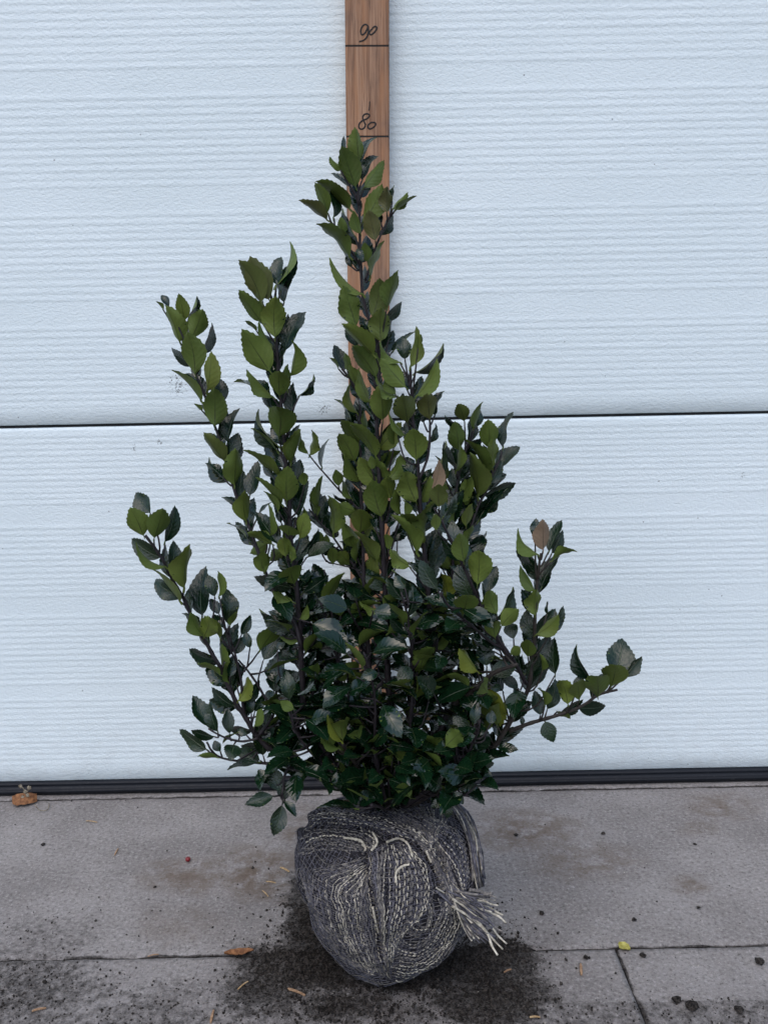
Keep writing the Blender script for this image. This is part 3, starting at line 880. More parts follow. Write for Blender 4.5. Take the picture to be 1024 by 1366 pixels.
for nm, y0, y1, step in (('S1', 560, 830, 10), ('S2', 600, 860, 10), ('S3', 640, 900, 12), ('L1', 660, 930, 12), ('S6', 650, 850, 13), ('S6b', 640, 790, 14), ('L6', 680, 780, 16), ('C3', 760, 900, 13), ('C4', 790, 900, 14), ('L3', 870, 1000, 14), ('S4', 860, 1010, 15)):
    acc, sd, pts = 0.0, 1, BPTS[nm]
    for i in range(1, len(pts)):
        acc += math.hypot(pts[i][0] - pts[i - 1][0], pts[i][1] - pts[i - 1][1])
        if acc < step or not y0 < pts[i][1] < y1:
            continue
        acc, sd = rg.uniform(-4, 3), -sd
        an = math.atan2(pts[i][1] - pts[i - 1][1], pts[i][0] - pts[i - 1][0]) + sd * rg.uniform(0.2, 0.85)
        L = rg.uniform(30, 46)
        BACK.append((pts[i][0], pts[i][1], pts[i][0] + L * math.cos(an), pts[i][1] + L * math.sin(an), L * rg.uniform(.32, .56), rg.choice(('k', 'k', 'k', 'j'))))
LEAVES += BACK

# ---- leaf meshes
def leaf_mesh(seed):
    g = random.Random(seed)
    teeth = g.choice((7, 8, 9, 10))
    a = g.uniform(0.80, 0.98)
    pw = g.uniform(0.64, 0.84)
    tp = g.uniform(1.35, 1.85)
    fold = g.uniform(0.06, 0.46)
    bow = g.uniform(-0.05, 0.13)
    wav, wk, wp = g.uniform(0.0, 0.05), g.uniform(6, 13), g.uniform(0, 6)
    side = g.uniform(-0.07, 0.07)
    tipc = g.uniform(-0.03, 0.13)
    tooth = g.uniform(0.012, 0.030)
    B0 = 0.10
    st = [(0.0, 0.022, 0), (0.055, 0.018, 0), (B0, 0.02, 0)]
    n = teeth * 2 + 1
    for i in range(1, n):
        s = i / n
        sa = s ** a
        e = 0.5 * (math.sin(math.pi * sa) ** pw if sa < 0.5 else 1 - ((sa - 0.5) / 0.5) ** tp)
        if i % 2 == 1 and s > 0.14:
            st.append((B0 + (1 - B0) * min(0.985, s + 0.45 / n), e + tooth * (0.55 + 0.7 * g.random()), 1))
        else:
            st.append((B0 + (1 - B0) * s, e * (0.985 - 0.02 * g.random()), 1))
    st.append((1.0, 0.004, 1))
    vcols = (-1.0, -0.55, 0.0, 0.55, 1.0)
    v, f, uv, mi = [], [], [], []
    def zz(t, vv, w):
        s = max(0.0, (t - B0) / (1 - B0))
        return bow * 4 * s * (1 - s) + fold * abs(vv) ** 1.3 * w * 0.62 + wav * math.sin(s * wk + wp + (1.7 if vv > 0 else 0)) * abs(vv) ** 2 * min(1, w * 4) - tipc * s ** 4
    for t, w, bl in st:
        s = max(0.0, (t - B0) / (1 - B0))
        for vv in vcols:
            xt = t - (0.0 if abs(vv) == 1 else 0.0) 
            v.append((xt, vv * w + side * math.sin(math.pi * s), zz(t, vv, w)))
            uv.append((t, vv))
    nst = len(st)
    for j in range(nst):                 # underside, a hair below so that the rim stays crisp
        t, w, bl = st[j]
        s = max(0.0, (t - B0) / (1 - B0))
        th = 0.012 if bl else 0.03
        for vv in vcols:
            rid = 0.010 if vv == 0 else 0
            th_ = th * (1 - abs(vv) ** 3)
            v.append((t, vv * w + side * math.sin(math.pi * s), zz(t, vv, w) - th_ - rid - 0.002))
            uv.append((t, vv))
    def top(j, k): return j * 5 + k
    def bot(j, k): return nst * 5 + j * 5 + k
    for j in range(nst - 1):
        for k in range(4):
            f.append((top(j, k), top(j + 1, k), top(j + 1, k + 1), top(j, k + 1))); mi.append(0)
            f.append((bot(j, k + 1), bot(j + 1, k + 1), bot(j + 1, k), bot(j, k))); mi.append(1)
    me = bpy.data.meshes.new('leaf')
    me.from_pydata(v, [], f)
    # winding: +z must be the upper side
    if me.polygons[8 * (nst // 2)].normal.z < 0:
        me.flip_normals()
    me.materials.append(M_TOP)
    me.materials.append(M_UND)
    me.polygons.foreach_set('material_index', mi)
    me.polygons.foreach_set('use_smooth', [True] * len(f))
    ul = me.uv_layers.new(name='UVMap')
    for lp in me.loops:
        ul.data[lp.index].uv = uv[lp.vertex_index]
    me.update()
    return me
LM = [leaf_mesh(100 + i) for i in range(30)]

def nearest_branch(px, py):
    best = None
    for nm, pts in BPTS.items():
        for i, q in enumerate(pts):
            d = (q[0] - px) ** 2 + (q[1] - py) ** 2
            if best is None or d < best[0]:
                best = (d, nm, i)
    return math.sqrt(best[0]), best[1], best[2]

class Leaf:
    pass
ALL = []
rg = random.Random(5)
def orient(base, tip, facing_top, roll, W, mesh, kind):
    L = (tip - base).length
    x = (tip - base) / L
    view = (CPOS - (base + tip) * 0.5).normalized()
    n = view - x * view.dot(x)
    if n.length < 1e-4:
        n = x.orthogonal()
    n.normalize()
    if not facing_top:
        n = -n
    n = Matrix.Rotation(roll, 3, x) @ n
    y = n.cross(x)
    m = Matrix((x, y, n)).transposed()
    l = Leaf()
    l.mat = Matrix.Translation(base) @ m.to_4x4() @ Matrix.Diagonal((L, W, L, 1))
    l.area = 0
    l.mesh, l.kind = mesh, kind
    return l

for (bx, by, tx, ty, w, kind) in LEAVES:
    dist, nm, i = nearest_branch(bx, by)
    q = BPTS[nm][i]
    back = kind in 'kj'
    kind = {'k': 't', 'j': 'u'}.get(kind, kind)
    top = kind == 't'
    up = ty < by
    toward = (not top) if up else top
    off = -0.003 if (toward and not (top and not up)) else 0.004
    if top and not up:
        off = -0.008
    Yb = q[2] + off + (rg.uniform(-0.012, 0.002) if dist > 25 else rg.uniform(-0.003, 0.003))
    if back:
        Yb = q[2] + rg.uniform(0.003, 0.016)
    bx, by = bx - (tx - bx) * 0.08, by - (ty - by) * 0.08
    tx, ty = tx + (tx - bx) * 0.10, ty + (ty - by) * 0.10
    w *= 1.10 if kind != 't' else 1.02
    b3, t3 = P(bx, by, Yb), P(tx, ty, Yb)
    m_px = (t3 - b3).length / max(1e-6, math.hypot(tx - bx, ty - by))
    lap, wap = (t3 - b3).length, w * m_px
    if lap < 1e-4:
        continue
    # leaves that look too broad for their length point towards or away from the camera
    Ltrue = max(lap * 1.05, wap / 0.60)
    Ltrue = min(Ltrue, 0.060)
    dy = math.sqrt(max(0, Ltrue ** 2 - lap ** 2))
    dy = min(dy, lap * 1.1)
    Yt = Yb + (-dy if toward else dy)
    t3 = P(tx, ty, Yt)
    L = (t3 - b3).length
    W0 = max(wap, (0.54 if not top else 0.46) * L)
    roll = math.acos(min(1.0, max(0.18, wap / W0)))
    W = W0 * 1.0
    roll *= rg.choice((-1, 1))
    if roll == 0 or abs(roll) < 0.25:
        roll += rg.uniform(-0.30, 0.30)
    l = orient(b3, t3, top, roll, W, LM[rg.randrange(30)], kind)
    l.area = lap * wap * 1e6 + (300 if not back else 40)
    ALL.append(l)
    # petiole back to the stem
    if 3 < dist < 90:
        v, f = stem_geo[nm]
        j = max(0, i - int(dist / 6) - 1)
        s = BPTS[nm][j]
        p0 = P(s[0], s[1], s[2])
        x = (t3 - b3).normalized()
        mid = (p0 + b3) * 0.5 + Vector((0, 0, -0.0012)) - x * (p0 - b3).length * 0.2
        tube(v, f, smooth_line([p0, mid, b3 + x * 0.002], 6), [0.0010 if dist > 20 else 0.0008, .0009, .0008, .0008, .0007, .0006], 5)

for (nm, q, an, L) in FILL:
    base = P(q[0], q[1], q[2])
    out = Vector((math.cos(an), math.sin(an), rg.uniform(-0.35, 0.9)))
    # keep the filling behind what the camera sees first
    if out.y < -0.5:
        out.y *= 0.5
    out.normalize()
    lat = rg.uniform(0.002, 0.024)
    b3 = base + out * lat + Vector((0, rg.uniform(-0.004, 0.022), 0))
    t3 = b3 + (out + Vector((0, 0, rg.uniform(-0.4, 0.3)))).normalized() * L
    px, py = to_px(t3)
    if not (345 < px < 690 and 770 < py < 1092):
        continue
    if b3.z < 0.15 and abs(px - 520) > 70 and py > 1040:
        continue
    x = (t3 - b3).normalized()
    n = Vector((0, 0, 1)) + Vector((rg.uniform(-.5, .5), rg.uniform(-.8, .3), 0))
    n = (n - x * n.dot(x)).normalized()
    y = n.cross(x)
    l = Leaf()
    l.mat = Matrix.Translation(b3) @ Matrix((x, y, n)).transposed().to_4x4() @ Matrix.Diagonal((L, L * rg.uniform(.5, .62), L, 1))
    l.mesh, l.kind, l.area = LM[rg.randrange(30)], 't', rg.uniform(0, 120)
    ALL.append(l)
    v, f = stem_geo[nm]
    tube(v, f, [base, (base + b3) * 0.5 + Vector((0, 0, -0.001)), b3 + x * 0.002], [.0011, .0009, .0007], 5)

for (x, y, dd, an, L) in CFILL:
    dist, nm, i = nearest_branch(x, y)
    q = BPTS[nm][max(0, i - 3)]
    base = P(q[0], q[1], q[2])
    b3 = P(x, y, Y0 + dd)
    out = Vector((math.cos(an), 0.8 * math.sin(an), rg.uniform(-0.25, 1.2))).normalized()
    t3 = b3 + out * L
    px, py = to_px(t3)
    if not (inside(px, py, CORE) or inside(px, py, FRONT)):
        continue
    x_ = out
    n = Vector((rg.uniform(-.7, .7), rg.uniform(-1.0, .5), 0.8))
    n = (n - x_ * n.dot(x_)).normalized()
    l = Leaf()
    l.mat = Matrix.Translation(b3) @ Matrix((x_, n.cross(x_), n)).transposed().to_4x4() @ Matrix.Diagonal((L, L * rg.uniform(.5, .64), L, 1))
    l.mesh, l.kind, l.area = LM[rg.randrange(30)], 't', rg.uniform(0, 100)
    ALL.append(l)
    v, f = stem_geo[nm]
    if (base - b3).length < 0.09:
        tube(v, f, smooth_line([base, (base + b3) * 0.5 + Vector((0, 0, -0.004)), b3 + x_ * 0.002], 6), [.0012, .0011, .001, .0009, .0008, .0006], 5)

for nm, (v, f) in stem_geo.items():
    thick = BR[nm][3] > 3.4
    o = mesh_obj('stem' if thick else ('branch' if BR[nm][3] > 1.7 else 'twig'), [Vector(p) + PB for p in v], f, M_BARK2 if nm in ('S4', 'S5', 'S4b', 'C1') else M_BARK, shrub, True)

ALL.sort(key=lambda l: -l.area)
PBM = Matrix.Translation(PB)
rg = random.Random(9)
def props(o, kind):
    o['tint'] = {'b': rg.uniform(0.12, 0.30), 'w': 1.0, 'u': max(0.0, rg.uniform(-0.2, 0.16)), 't': max(0.0, rg.uniform(-0.5, 0.25))}.get(kind, 0.0)
    o['yellowing'] = {'y': rg.uniform(0.45, 0.9), 'u': max(0.0, rg.uniform(-0.2, 0.22))}.get(kind, 0.0)
for l in ALL[:300]:
    o = bpy.data.objects.new('leaf', l.mesh)
    link(o, shrub)
    o.matrix_local = PBM @ l.mat
    props(o, l.kind)
if len(ALL) > 300:
    bm = bmesh.new()
    for l in ALL[300:]:
        me = l.mesh.copy()
        me.transform(PBM @ l.mat)
        bm.from_mesh(me)
        bpy.data.meshes.remove(me)
    me = bpy.data.meshes.new('inner_foliage')
    bm.to_mesh(me)
    bm.free()
    me.materials.append(M_TOP)
    me.materials.append(M_UND)
    o = link(bpy.data.objects.new('inner_foliage', me), shrub)
    o['kind'] = 'stuff'
    o['tint'] = 0.0
    o['yellowing'] = 0.0
print('leaves', len(ALL), 'traced', N_TRACED)

# ------------------------------------------------------------------ root ball in hessian
BC = Vector((G(521, 1290).x, Y0 + 0.008, 0))
PROF = [(0.000, 0.000), (0.002, 0.033), (0.010, 0.050), (0.028, 0.065), (0.055, 0.079), (0.085, 0.0870), (0.108, 0.0895), (0.128, 0.083), (0.142, 0.069), (0.152, 0.050), (0.158, 0.028), (0.160, 0.0)]
NA = 160
prof = smooth_line([Vector((r, 0, z)) for z, r in PROF], 70)
CRE = [[(355, 300), (362, 400), (385, 520), (405, 640), (415, 720)], [(640, 300), (690, 420), (715, 520)], [(440, 270), (560, 290), (640, 400), (660, 480)], [(100, 215), (250, 205), (400, 235), (520, 270)]]
CREPX = [[(370 + x / 3.012, 1030 + y / 3.012) for x, y in c] for c in CRE]
def crease(px, py):
    d = 1e9
    for c in CREPX:
        for i in range(len(c) - 1):
            ax, ay = c[i]; bx, by = c[i + 1]
            ux, uy = bx - ax, by - ay
            t = max(0, min(1, ((px - ax) * ux + (py - ay) * uy) / (ux * ux + uy * uy)))
            d = min(d, math.hypot(px - ax - ux * t, py - ay - uy * t))
    return d
v, f = [], []
for j, q in enumerate(prof):
    for i in range(NA):
        a = 2 * math.pi * i / NA
        d = Vector((math.cos(a), math.sin(a), 0))
        p = BC + d * q.x + Vector((0, 0, q.z))
        nrm = (p - (BC + Vector((0, 0, 0.075)))).normalized()
        w = 0.0050 * noise.noise(p * 22 + Vector((3, 1, 2))) + 0.0028 * noise.noise(p * 55) + 0.0008 * noise.noise(p * 180)
        w *= min(1, q.x / 0.03)
        if nrm.y < 0.35:
            px, py = to_px(p)
            cd = crease(px, py)
            w += -0.0060 * math.exp(-(cd / 4.5) ** 2) + 0.0042 * math.exp(-((cd - 11) / 7.0) ** 2)
        p = p + nrm * w
        p.z = max(p.z, 0.0012)
        v.append(p)
for j in range(len(prof) - 1):
    for i in range(NA):
        i2 = (i + 1) % NA
        f.append((j * NA + i, j * NA + i2, (j + 1) * NA + i2, (j + 1) * NA + i))
ball = mesh_obj('root_ball', [p + PB for p in v], f, M_CLOTH, shrub, True)
ball['label'] = 'root ball wrapped in grey hessian netting with cream threads'
BVH = BVHTree.FromPolygons(v, f)

def hit(px, py):
    d = ray(px, py).normalized()
    loc, nr, idx, ds = BVH.ray_cast(CPOS, d)
    return (loc, nr) if loc else None
def near(p):
    loc, nr, idx, ds = BVH.find_nearest(p)
    return loc, nr

def patch(a, b, n, ncross, rad, mats, amp=0.0007, wl=0.0042, seed=1, jit=1.5, yv=None):
    """hessian between two edge threads: n long threads, ncross thin cross threads lying on the ball"""
    g = random.Random(seed)
    A = smooth_line([Vector((370 + x / 3.012, 1030 + y / 3.012, 0)) for x, y in a], 60)
    B = smooth_line([Vector((370 + x / 3.012, 1030 + y / 3.012, 0)) for x, y in b], 60)
    v, f, mi = yv
    rad *= 0.74
    n = max(4, int(n * 0.98))
    for i in range(n):
        u = (i + 0.5 + g.uniform(-.32, .32)) / n
        pts = []
        ph = g.uniform(0, 6.28)
        lift0 = g.uniform(-0.0003, 0.0005)
        i0, i1 = g.randrange(0, 5), 60 - g.randrange(0, 5)
        s = 0.0
        last = None
        for k in range(i0, i1):
            q = A[k].lerp(B[k], u)
            wob = jit * (noise.noise(Vector((q.x * .11, q.y * .11, i * 3.1 + seed))) + 2.0 * noise.noise(Vector((q.x * .05, q.y * .05, seed * 7.0))))
            h = hit(q.x + wob, q.y + jit * noise.noise(Vector((q.x * .12, q.y * .12, i * 1.7 + 40 + seed))))
            if not h or h[1].dot(ray(q.x, q.y).normalized()) > -0.08:
                if len(pts) > 3:
                    tube(v, f, pts, rad * g.uniform(.8, 1.25), 5, mi, g.choice(mats))
                pts, last = [], None
                continue
            if last is not None:
                s += (h[0] - last).length
            last = h[0]
            pts.append(h[0] + h[1] * (rad * 0.15 + lift0 + amp * 1.25 * math.sin(s / wl * 6.283 + ph)))
        if len(pts) > 3:
            tube(v, f, pts, rad * g.uniform(.75, 1.3), 5, mi, g.choice(mats))
    for c in range(ncross):
        k = min(59, int((c + g.random()) / ncross * 60))
        pts = []
        for i in range(0, 25):
            q = A[k].lerp(B[k], i / 24)
            h = hit(q.x, q.y + 0.5 * noise.noise(Vector((q.x * .2, q.y * .2, c))))
            if not h or h[1].dot(ray(q.x, q.y).normalized()) > -0.08:
                continue
            pts.append(h[0] + h[1] * (rad * 0.55 + 0.0002))
        if len(pts) > 4 and all((pts[i + 1] - pts[i]).length < 0.01 for i in range(len(pts) - 1)):
            tube(v, f, pts, rad * 0.48, 4, mi, 1)

Y = ([], [], [])
CR, GY, MD = 0, 1, 2
patch([(125, 130), (300, 118), (440, 120), (560, 150), (640, 190), (700, 240)], [(98, 205), (200, 188), (330, 205), (450, 240), (560, 285), (625, 350)], 18, 40, 0.00062, (CR, MD, MD, GY), seed=2, jit=2.2, amp=0.0010, wl=0.006, yv=Y)
patch([(82, 240), (150, 205), (230, 198), (330, 215), (392, 262), (388, 312)], [(92, 350), (160, 318), (240, 312), (320, 322), (350, 320)], 10, 34, 0.00070, (CR, MD, MD), seed=3, jit=2.6, amp=0.0010, yv=Y)
patch([(350, 335), (280, 365), (200, 380), (135, 400), (140, 520), (185, 630), (260, 740), (340, 805)], [(358, 420), (372, 500), (388, 590), (400, 660), (410, 720), (425, 770), (440, 800), (455, 830)], 28, 90, 0.00058, (CR, CR, MD, MD, GY), seed=4, jit=2.2, yv=Y)
patch([(90, 360), (95, 420), (130, 520), (180, 640), (250, 740)], [(140, 410), (145, 520), (190, 630), (262, 740), (340, 805)], 9, 60, 0.00052, (MD, GY, GY), seed=5, yv=Y)
patch([(362, 325), (368, 400), (382, 500), (402, 600), (415, 700), (430, 790)], [(445, 275), (432, 400), (425, 520), (430, 640), (440, 740), (460, 830)], 12, 26, 0.00070, (MD, MD, GY, CR), amp=0.0009, seed=6, yv=Y)
patch([(440, 285), (450, 400), (445, 520), (428, 640), (425, 740), (455, 835)], [(545, 300), (610, 390), (625, 470), (600, 560), (545, 600), (478, 655)], 20, 50, 0.00066, (CR, CR, MD, GY), amp=0.0011, wl=0.0062, seed=7, yv=Y)
patch([(480, 655), (540, 690), (600, 660), (640, 600), (655, 550), (640, 505)], [(455, 838), (540, 840), (640, 790), (710, 700), (745, 600), (740, 500)], 17, 60, 0.00066, (CR, CR, MD, MD), amp=0.0006, seed=8, yv=Y)
patch([(490, 640), (540, 660), (590, 640), (620, 590), (630, 540), (620, 505)], [(560, 560), (570, 610), (590, 620), (605, 580), (608, 555), (600, 530)], 7, 30, 0.00060, (CR, MD, MD), seed=9, yv=Y)
patch([(450, 150), (560, 200), (650, 290), (700, 400), (730, 490)], [(560, 270), (620, 370), (660, 450), (685, 520), (720, 570)], 15, 24, 0.00072, (CR, MD, MD, GY), amp=0.0010, wl=0.005, seed=10, yv=Y)
patch([(560, 150), (640, 190), (720, 240), (760, 330), (770, 420)], [(600, 250), (660, 320), (700, 390), (730, 450), (740, 520)], 13, 22, 0.00068, (CR, MD, GY, GY), amp=0.0008, seed=11, yv=Y)
patch([(540, 130), (580, 190), (600, 240), (600, 300)], [(700, 130), (690, 190), (650, 240), (640, 300)], 14, 14, 0.00062, (MD, MD, GY, CR), seed=12, yv=Y)
# plain weave all round the ball
g = random.Random(21)
for i in range(84):
    a = 2 * math.pi * i / 84
    pts = []
    for j in range(3, 66, 2):
        q = prof[j]
        aa = a + 0.05 * noise.noise(Vector((a * 4, q.z * 40, 1)))
        loc, nr = near(BC + Vector((math.cos(aa) * q.x, math.sin(aa) * q.x, q.z)))
        pts.append(loc + nr * 0.0001)
    tube(Y[0], Y[1], pts, 0.00038, 4, Y[2], GY)
for j in range(4, 64):
    q = prof[j]
    pts = []
    for i in range(61):
        a = 2 * math.pi * i / 60
        zz = q.z + 0.003 * noise.noise(Vector((math.cos(a) * 3, math.sin(a) * 3, j * .2)))
        loc, nr = near(BC + Vector((math.cos(a) * q.x, math.sin(a) * q.x, zz)))
        pts.append(loc + nr * 0.0001)
    tube(Y[0], Y[1], pts, 0.00034, 4, Y[2], GY if j % 4 else MD)
# stray loops and fluff
for i in range(800):
    px, py = g.uniform(395, 645), g.uniform(1060, 1312)
    h = hit(px, py)
    if not h:
        continue
    an = g.uniform(0, 6.28)
    t = Vector((math.cos(an), 0, math.sin(an)))
    t = (t - h[1] * t.dot(h[1])).normalized()
    L = g.uniform(0.004, 0.014)
    s = t.cross(h[1])
    pts = [h[0] + t * (L * (k / 5 - .5)) + s * (L * .25 * math.sin(k * 1.1 + an)) + h[1] * (0.0006 + 0.0016 * math.sin(math.pi * k / 5) * g.random()) for k in range(6)]
    tube(Y[0], Y[1], pts, g.uniform(0.00012, 0.00026), 3, Y[2], g.choice((GY, MD, MD)))
net = mesh_obj('netting', [Vector(p) + PB for p in Y[0]], Y[1], [M_YC, M_YG, M_YM], ball, True, Y[2])
net['kind'] = 'stuff'

def z8(x, y):
    return 370 + x / 3.012, 1030 + y / 3.012
def yarn(name, pts, r, mat, taper=True, twist=True):
    v, f = [], []
    P3 = smooth_line(pts, 22)
    rr = [r * (1.0 + 0.18 * math.sin(k * 1.9)) * (1.0 if k < 20 else 0.8) for k in range(22)]
    tube(v, f, P3, rr, 6)
    o = mesh_obj(name, [Vector(p) + PB for p in v], f, mat, ball, True)
    return o
# twisted tail of the cloth, fanning out in loose yarn ends
g = random.Random(4)
tail_root = hit(*z8(690, 500))[0]
ends = [((862, 486), .0022, 1), ((880, 506), .0013, 1), ((885, 536), .0010, 0), ((905, 575), .0013, 0), ((918, 606), .0014, 0), ((905, 640), .0013, 1), ((920, 690), .0012, 0), ((905, 712), .0012, 0), ((884, 736), .0015, 0), ((850, 660), .0012, 2), ((830, 560), .0012, 2), ((870, 620), .0012, 2), ((800, 520), .0013, 2)]
for k, ((ex, ey), r, m) in enumerate(ends):
    st = hit(*z8(640 + g.uniform(-25, 25), 400 + g.uniform(-30, 50)))[0]
    mid = hit(*z8(690 + g.uniform(-12, 12), 490 + (ey - 600) * 0.25 + g.uniform(-15, 15)))
    md = mid[0] + mid[1] * 0.004
    q = z8(ex, ey)
    Ye = tail_root.y - 0.012 - 0.006 * (k % 3)
    e3 = P(q[0], q[1], Ye)
    if e3.z < 0.004:
        e3 = G(q[0], q[1], 0.004)
    q2 = z8(770 + g.uniform(-8, 8), 520 + (ey - 600) * 0.34 + g.uniform(-6, 6))
    m2 = P(q2[0], q2[1], tail_root.y - 0.006)
    q3 = (z8(ex, ey)[0] * .55 + q2[0] * .45, z8(ex, ey)[1] * .55 + q2[1] * .45 - 2.5)
    m3 = P(q3[0], q3[1], (Ye + tail_root.y) / 2)
    jj = lambda q: q + Vector((g.uniform(-.002, .002), g.uniform(-.002, .002), g.uniform(-.002, .002)))
    yarn('yarn_end', [jj(md), jj(m2), jj(m3), jj(m3.lerp(e3, .6)), e3] if k % 3 else [jj(m2), jj(m3), jj(m3.lerp(e3, .6)), e3], r * 0.72, [M_YC, M_YM, M_YG][m])
v, f, mi = [], [], []
for k in range(120):                       # the cloth of the tail itself
    st = hit(*z8(655 + g.uniform(-30, 30), 420 + g.uniform(-50, 60)))[0]
    ty = g.uniform(500, 600)
    q1 = z8(715 + g.uniform(-10, 10), 505 + (ty - 550) * 0.9)
    h = hit(*q1)
    p1 = (h[0] + h[1] * 0.003) if h else P(q1[0], q1[1], tail_root.y)
    ex = g.uniform(770, 875)
    ey = 500 + (ty - 500) * 1.9 + g.uniform(-12, 12)
    q2 = z8((715 + ex) / 2, (ty + ey) / 2 - 12)
    p2 = P(q2[0], q2[1], tail_root.y - 0.004 + g.uniform(-.003, .003))
    q3 = z8(ex, ey)
    p3 = P(q3[0], q3[1], tail_root.y - 0.010 + g.uniform(-.004, .004))
    p3.z = max(p3.z, 0.004)
    tube(v, f, smooth_line([st, p1, p2, p3], 16), g.choice((.0003, .0005, .0008)), 5, mi, g.choice((0, 1, 1, 2, 1, 1, 2)))
tl = mesh_obj('cloth_tail', [Vector(p) + PB for p in v], f, [M_YC, M_YG, M_YM], ball, True, mi)
v, f, mi = [], [], []
for k in range(34):                       # fringe hanging down the right shoulder
    o = g.uniform(-22, 22)
    seq = [(690 + o, 110), (735 + o, 190), (770 + o * .9, 280), (785 + o * .9, 370), (792 + o, g.uniform(400, 465))]
    pts = []
    for i, (x, y) in enumerate(seq):
        q = z8(x, y)
        h = hit(*q)
        pts.append(h[0] + h[1] * g.uniform(.002, .007) if h else P(q[0], q[1], BC.y - 0.008 + g.uniform(-.006, .004)))
    tube(v, f, smooth_line(pts, 14), g.uniform(.0006, .0010), 5, mi, g.choice((1, 1, 2, 1, 2, 1, 0)))
mesh_obj('cloth_fringe', [Vector(p) + PB for p in v], f, [M_YC, M_YG, M_YM], ball, True, mi)
for k, (x, y, x2, y2) in enumerate([(770, 320, 788, 368), (782, 318, 797, 372)]):
    yarn('yarn_end', [P(*z8(x, y), Y0 + .006), P(*z8((x + x2) / 2 + 2, (y + y2) / 2), Y0 + .004), P(*z8(x2, y2), Y0 + .002)], .0011, M_YC)
# loose cream threads on the front
for sx in ([(475, 445), (478, 405), (500, 380), (530, 372)], [(440, 285), (480, 272), (520, 295), (545, 340)], [(600, 315), (620, 360)], [(385, 250), (398, 285), (380, 318)], [(335, 290), (352, 305), (345, 318)],
           [(375, 540), (388, 590), (398, 640)], [(270, 268), (330, 275), (352, 300)]):
    pts = []
    for x, y in sx:
        h = hit(*z8(x, y))
        pts.append(h[0] + h[1] * 0.0018)
    yarn('loose_yarn', pts, 0.0011, M_YC)

# ------------------------------------------------------------------ soil crumbs
def crumbs(n, where, smin, smax, seed):
    g = random.Random(seed)
    v, f = [], []
    oct_f = [(0, 2, 4), (2, 1, 4), (1, 3, 4), (3, 0, 4), (2, 0, 5), (1, 2, 5), (3, 1, 5), (0, 3, 5)]
    k = 0
    tries = 0
    while k < n and tries < n * 40:
        tries += 1
        p = where(g)
        if p is None:
            continue
        s = smin + (smax - smin) * g.random() ** 8
        b = len(v)
        rot = Matrix.Rotation(g.uniform(0, 6.28), 3, Vector((g.uniform(-1, 1), g.uniform(-1, 1), g.uniform(-1, 1) + .01)).normalized())
        for d in ((1, 0, 0), (-1, 0, 0), (0, 1, 0), (0, -1, 0), (0, 0, 1), (0, 0, -1)):
            v.append(p + rot @ (Vector(d) * s * g.uniform(0.6, 1.3)) + Vector((0, 0, s * 0.4)))
        f += [(b + i, b + j, b + l) for i, j, l in oct_f]
        k += 1
    return v, f
def on_ground(g):
    px, py = g.uniform(-30, 1054), g.uniform(1062, 1400)
    p = G(px, py)
    d = dirt_at(p.x, p.y)
    if g.random() > d ** 3 * 0.95 + 0.006:
        return None
    return Vector((p.x, p.y, 0))
def heap(g):
    a, r = g.uniform(0, 6.28), abs(g.gauss(0, 0.045)) + 0.045
    p = BC + Vector((math.cos(a) * r * 1.2, math.sin(a) * r, 0))
    return Vector((p.x, p.y, g.random() * max(0, 0.013 - (r - 0.05) * 0.25) * (0.6 + 0.8 * noise.noise(p * 30))))
v1, f1 = crumbs(20000, on_ground, 0.00022, 0.0015, 1)
v2, f2 = crumbs(11000, heap, 0.0004, 0.0022, 2)
# a thin uneven layer where the soil lies thickest
THICK = [q for q in BLOBS if q[4] >= 0.7]
lx = [-0.26 + 0.0022 * i for i in range(240)]
ly = [0.60 + 0.0022 * i for i in range(95)]
hv, hidx, hf = [], {}, []
for j, y in enumerate(ly):
    for i, x in enumerate(lx):
        p = Vector((x, y, 0))
        px, py = to_px(p)
        m_ = blobf(px + 22 * noise.noise(p * 32), py + 16 * noise.noise(p * 32 + Vector((5, 3, 1))), THICK)
        hh = (m_ - 0.80) * 0.011 + 0.0026 * noise.noise(p * 60) + 0.0034 * noise.noise(p * 170) + 0.0026 * noise.noise(p * 330)
        if hh > -0.0022:
            hidx[(i, j)] = len(hv)
            hv.append(Vector((x + 0.0006 * noise.noise(p * 400), y, min(0.009, hh))))
for (i, j) in hidx:
    q = [hidx.get(k) for k in ((i, j), (i + 1, j), (i + 1, j + 1), (i, j + 1))]
    if None not in q:
        hf.append(tuple(q))
n1_ = len(v1)
v1, f1 = v1 + hv, f1 + [tuple(k + n1_ for k in q) for q in hf]
b = len(v1)
so = mesh_obj('loose_soil', v1 + v2, f1 + [tuple(i + b for i in q) for q in f2], M_SOIL)
so['kind'] = 'stuff'
so['label'] = 'dark crumbs of potting soil scattered around the root ball'
so['category'] = 'soil'
def on_ball(g):
    px, py = 370 + g.gauss(205, 40) / 3.012, 1030 + g.gauss(215, 55) / 3.012
    h = hit(px, py)
    return h[0] if h else None
v3, f3 = crumbs(420, on_ball, 0.0003, 0.0016, 3)
def on_ball_top(g):
    px, py = g.uniform(420, 640), g.uniform(1058, 1095)
    h = hit(px, py)
    return h[0] if h else None
v4, f4 = crumbs(700, on_ball_top, 0.0004, 0.0020, 6)
b = len(v3)
bs = mesh_obj('clinging_soil', [p + PB for p in v3 + v4], f3 + [tuple(i + b for i in q) for q in f4], M_SOIL, ball)
bs['kind'] = 'stuff'
M_GRIT = mat_two('pale_grit', (0.30, 0.28, 0.25), (0.55, 0.52, 0.46), 300)
def grit(g):
    p = G(g.uniform(0, 1024), g.uniform(1065, 1366))
    return Vector((p.x, p.y, 0))
v5, f5 = crumbs(170, grit, 0.0003, 0.0013, 8)
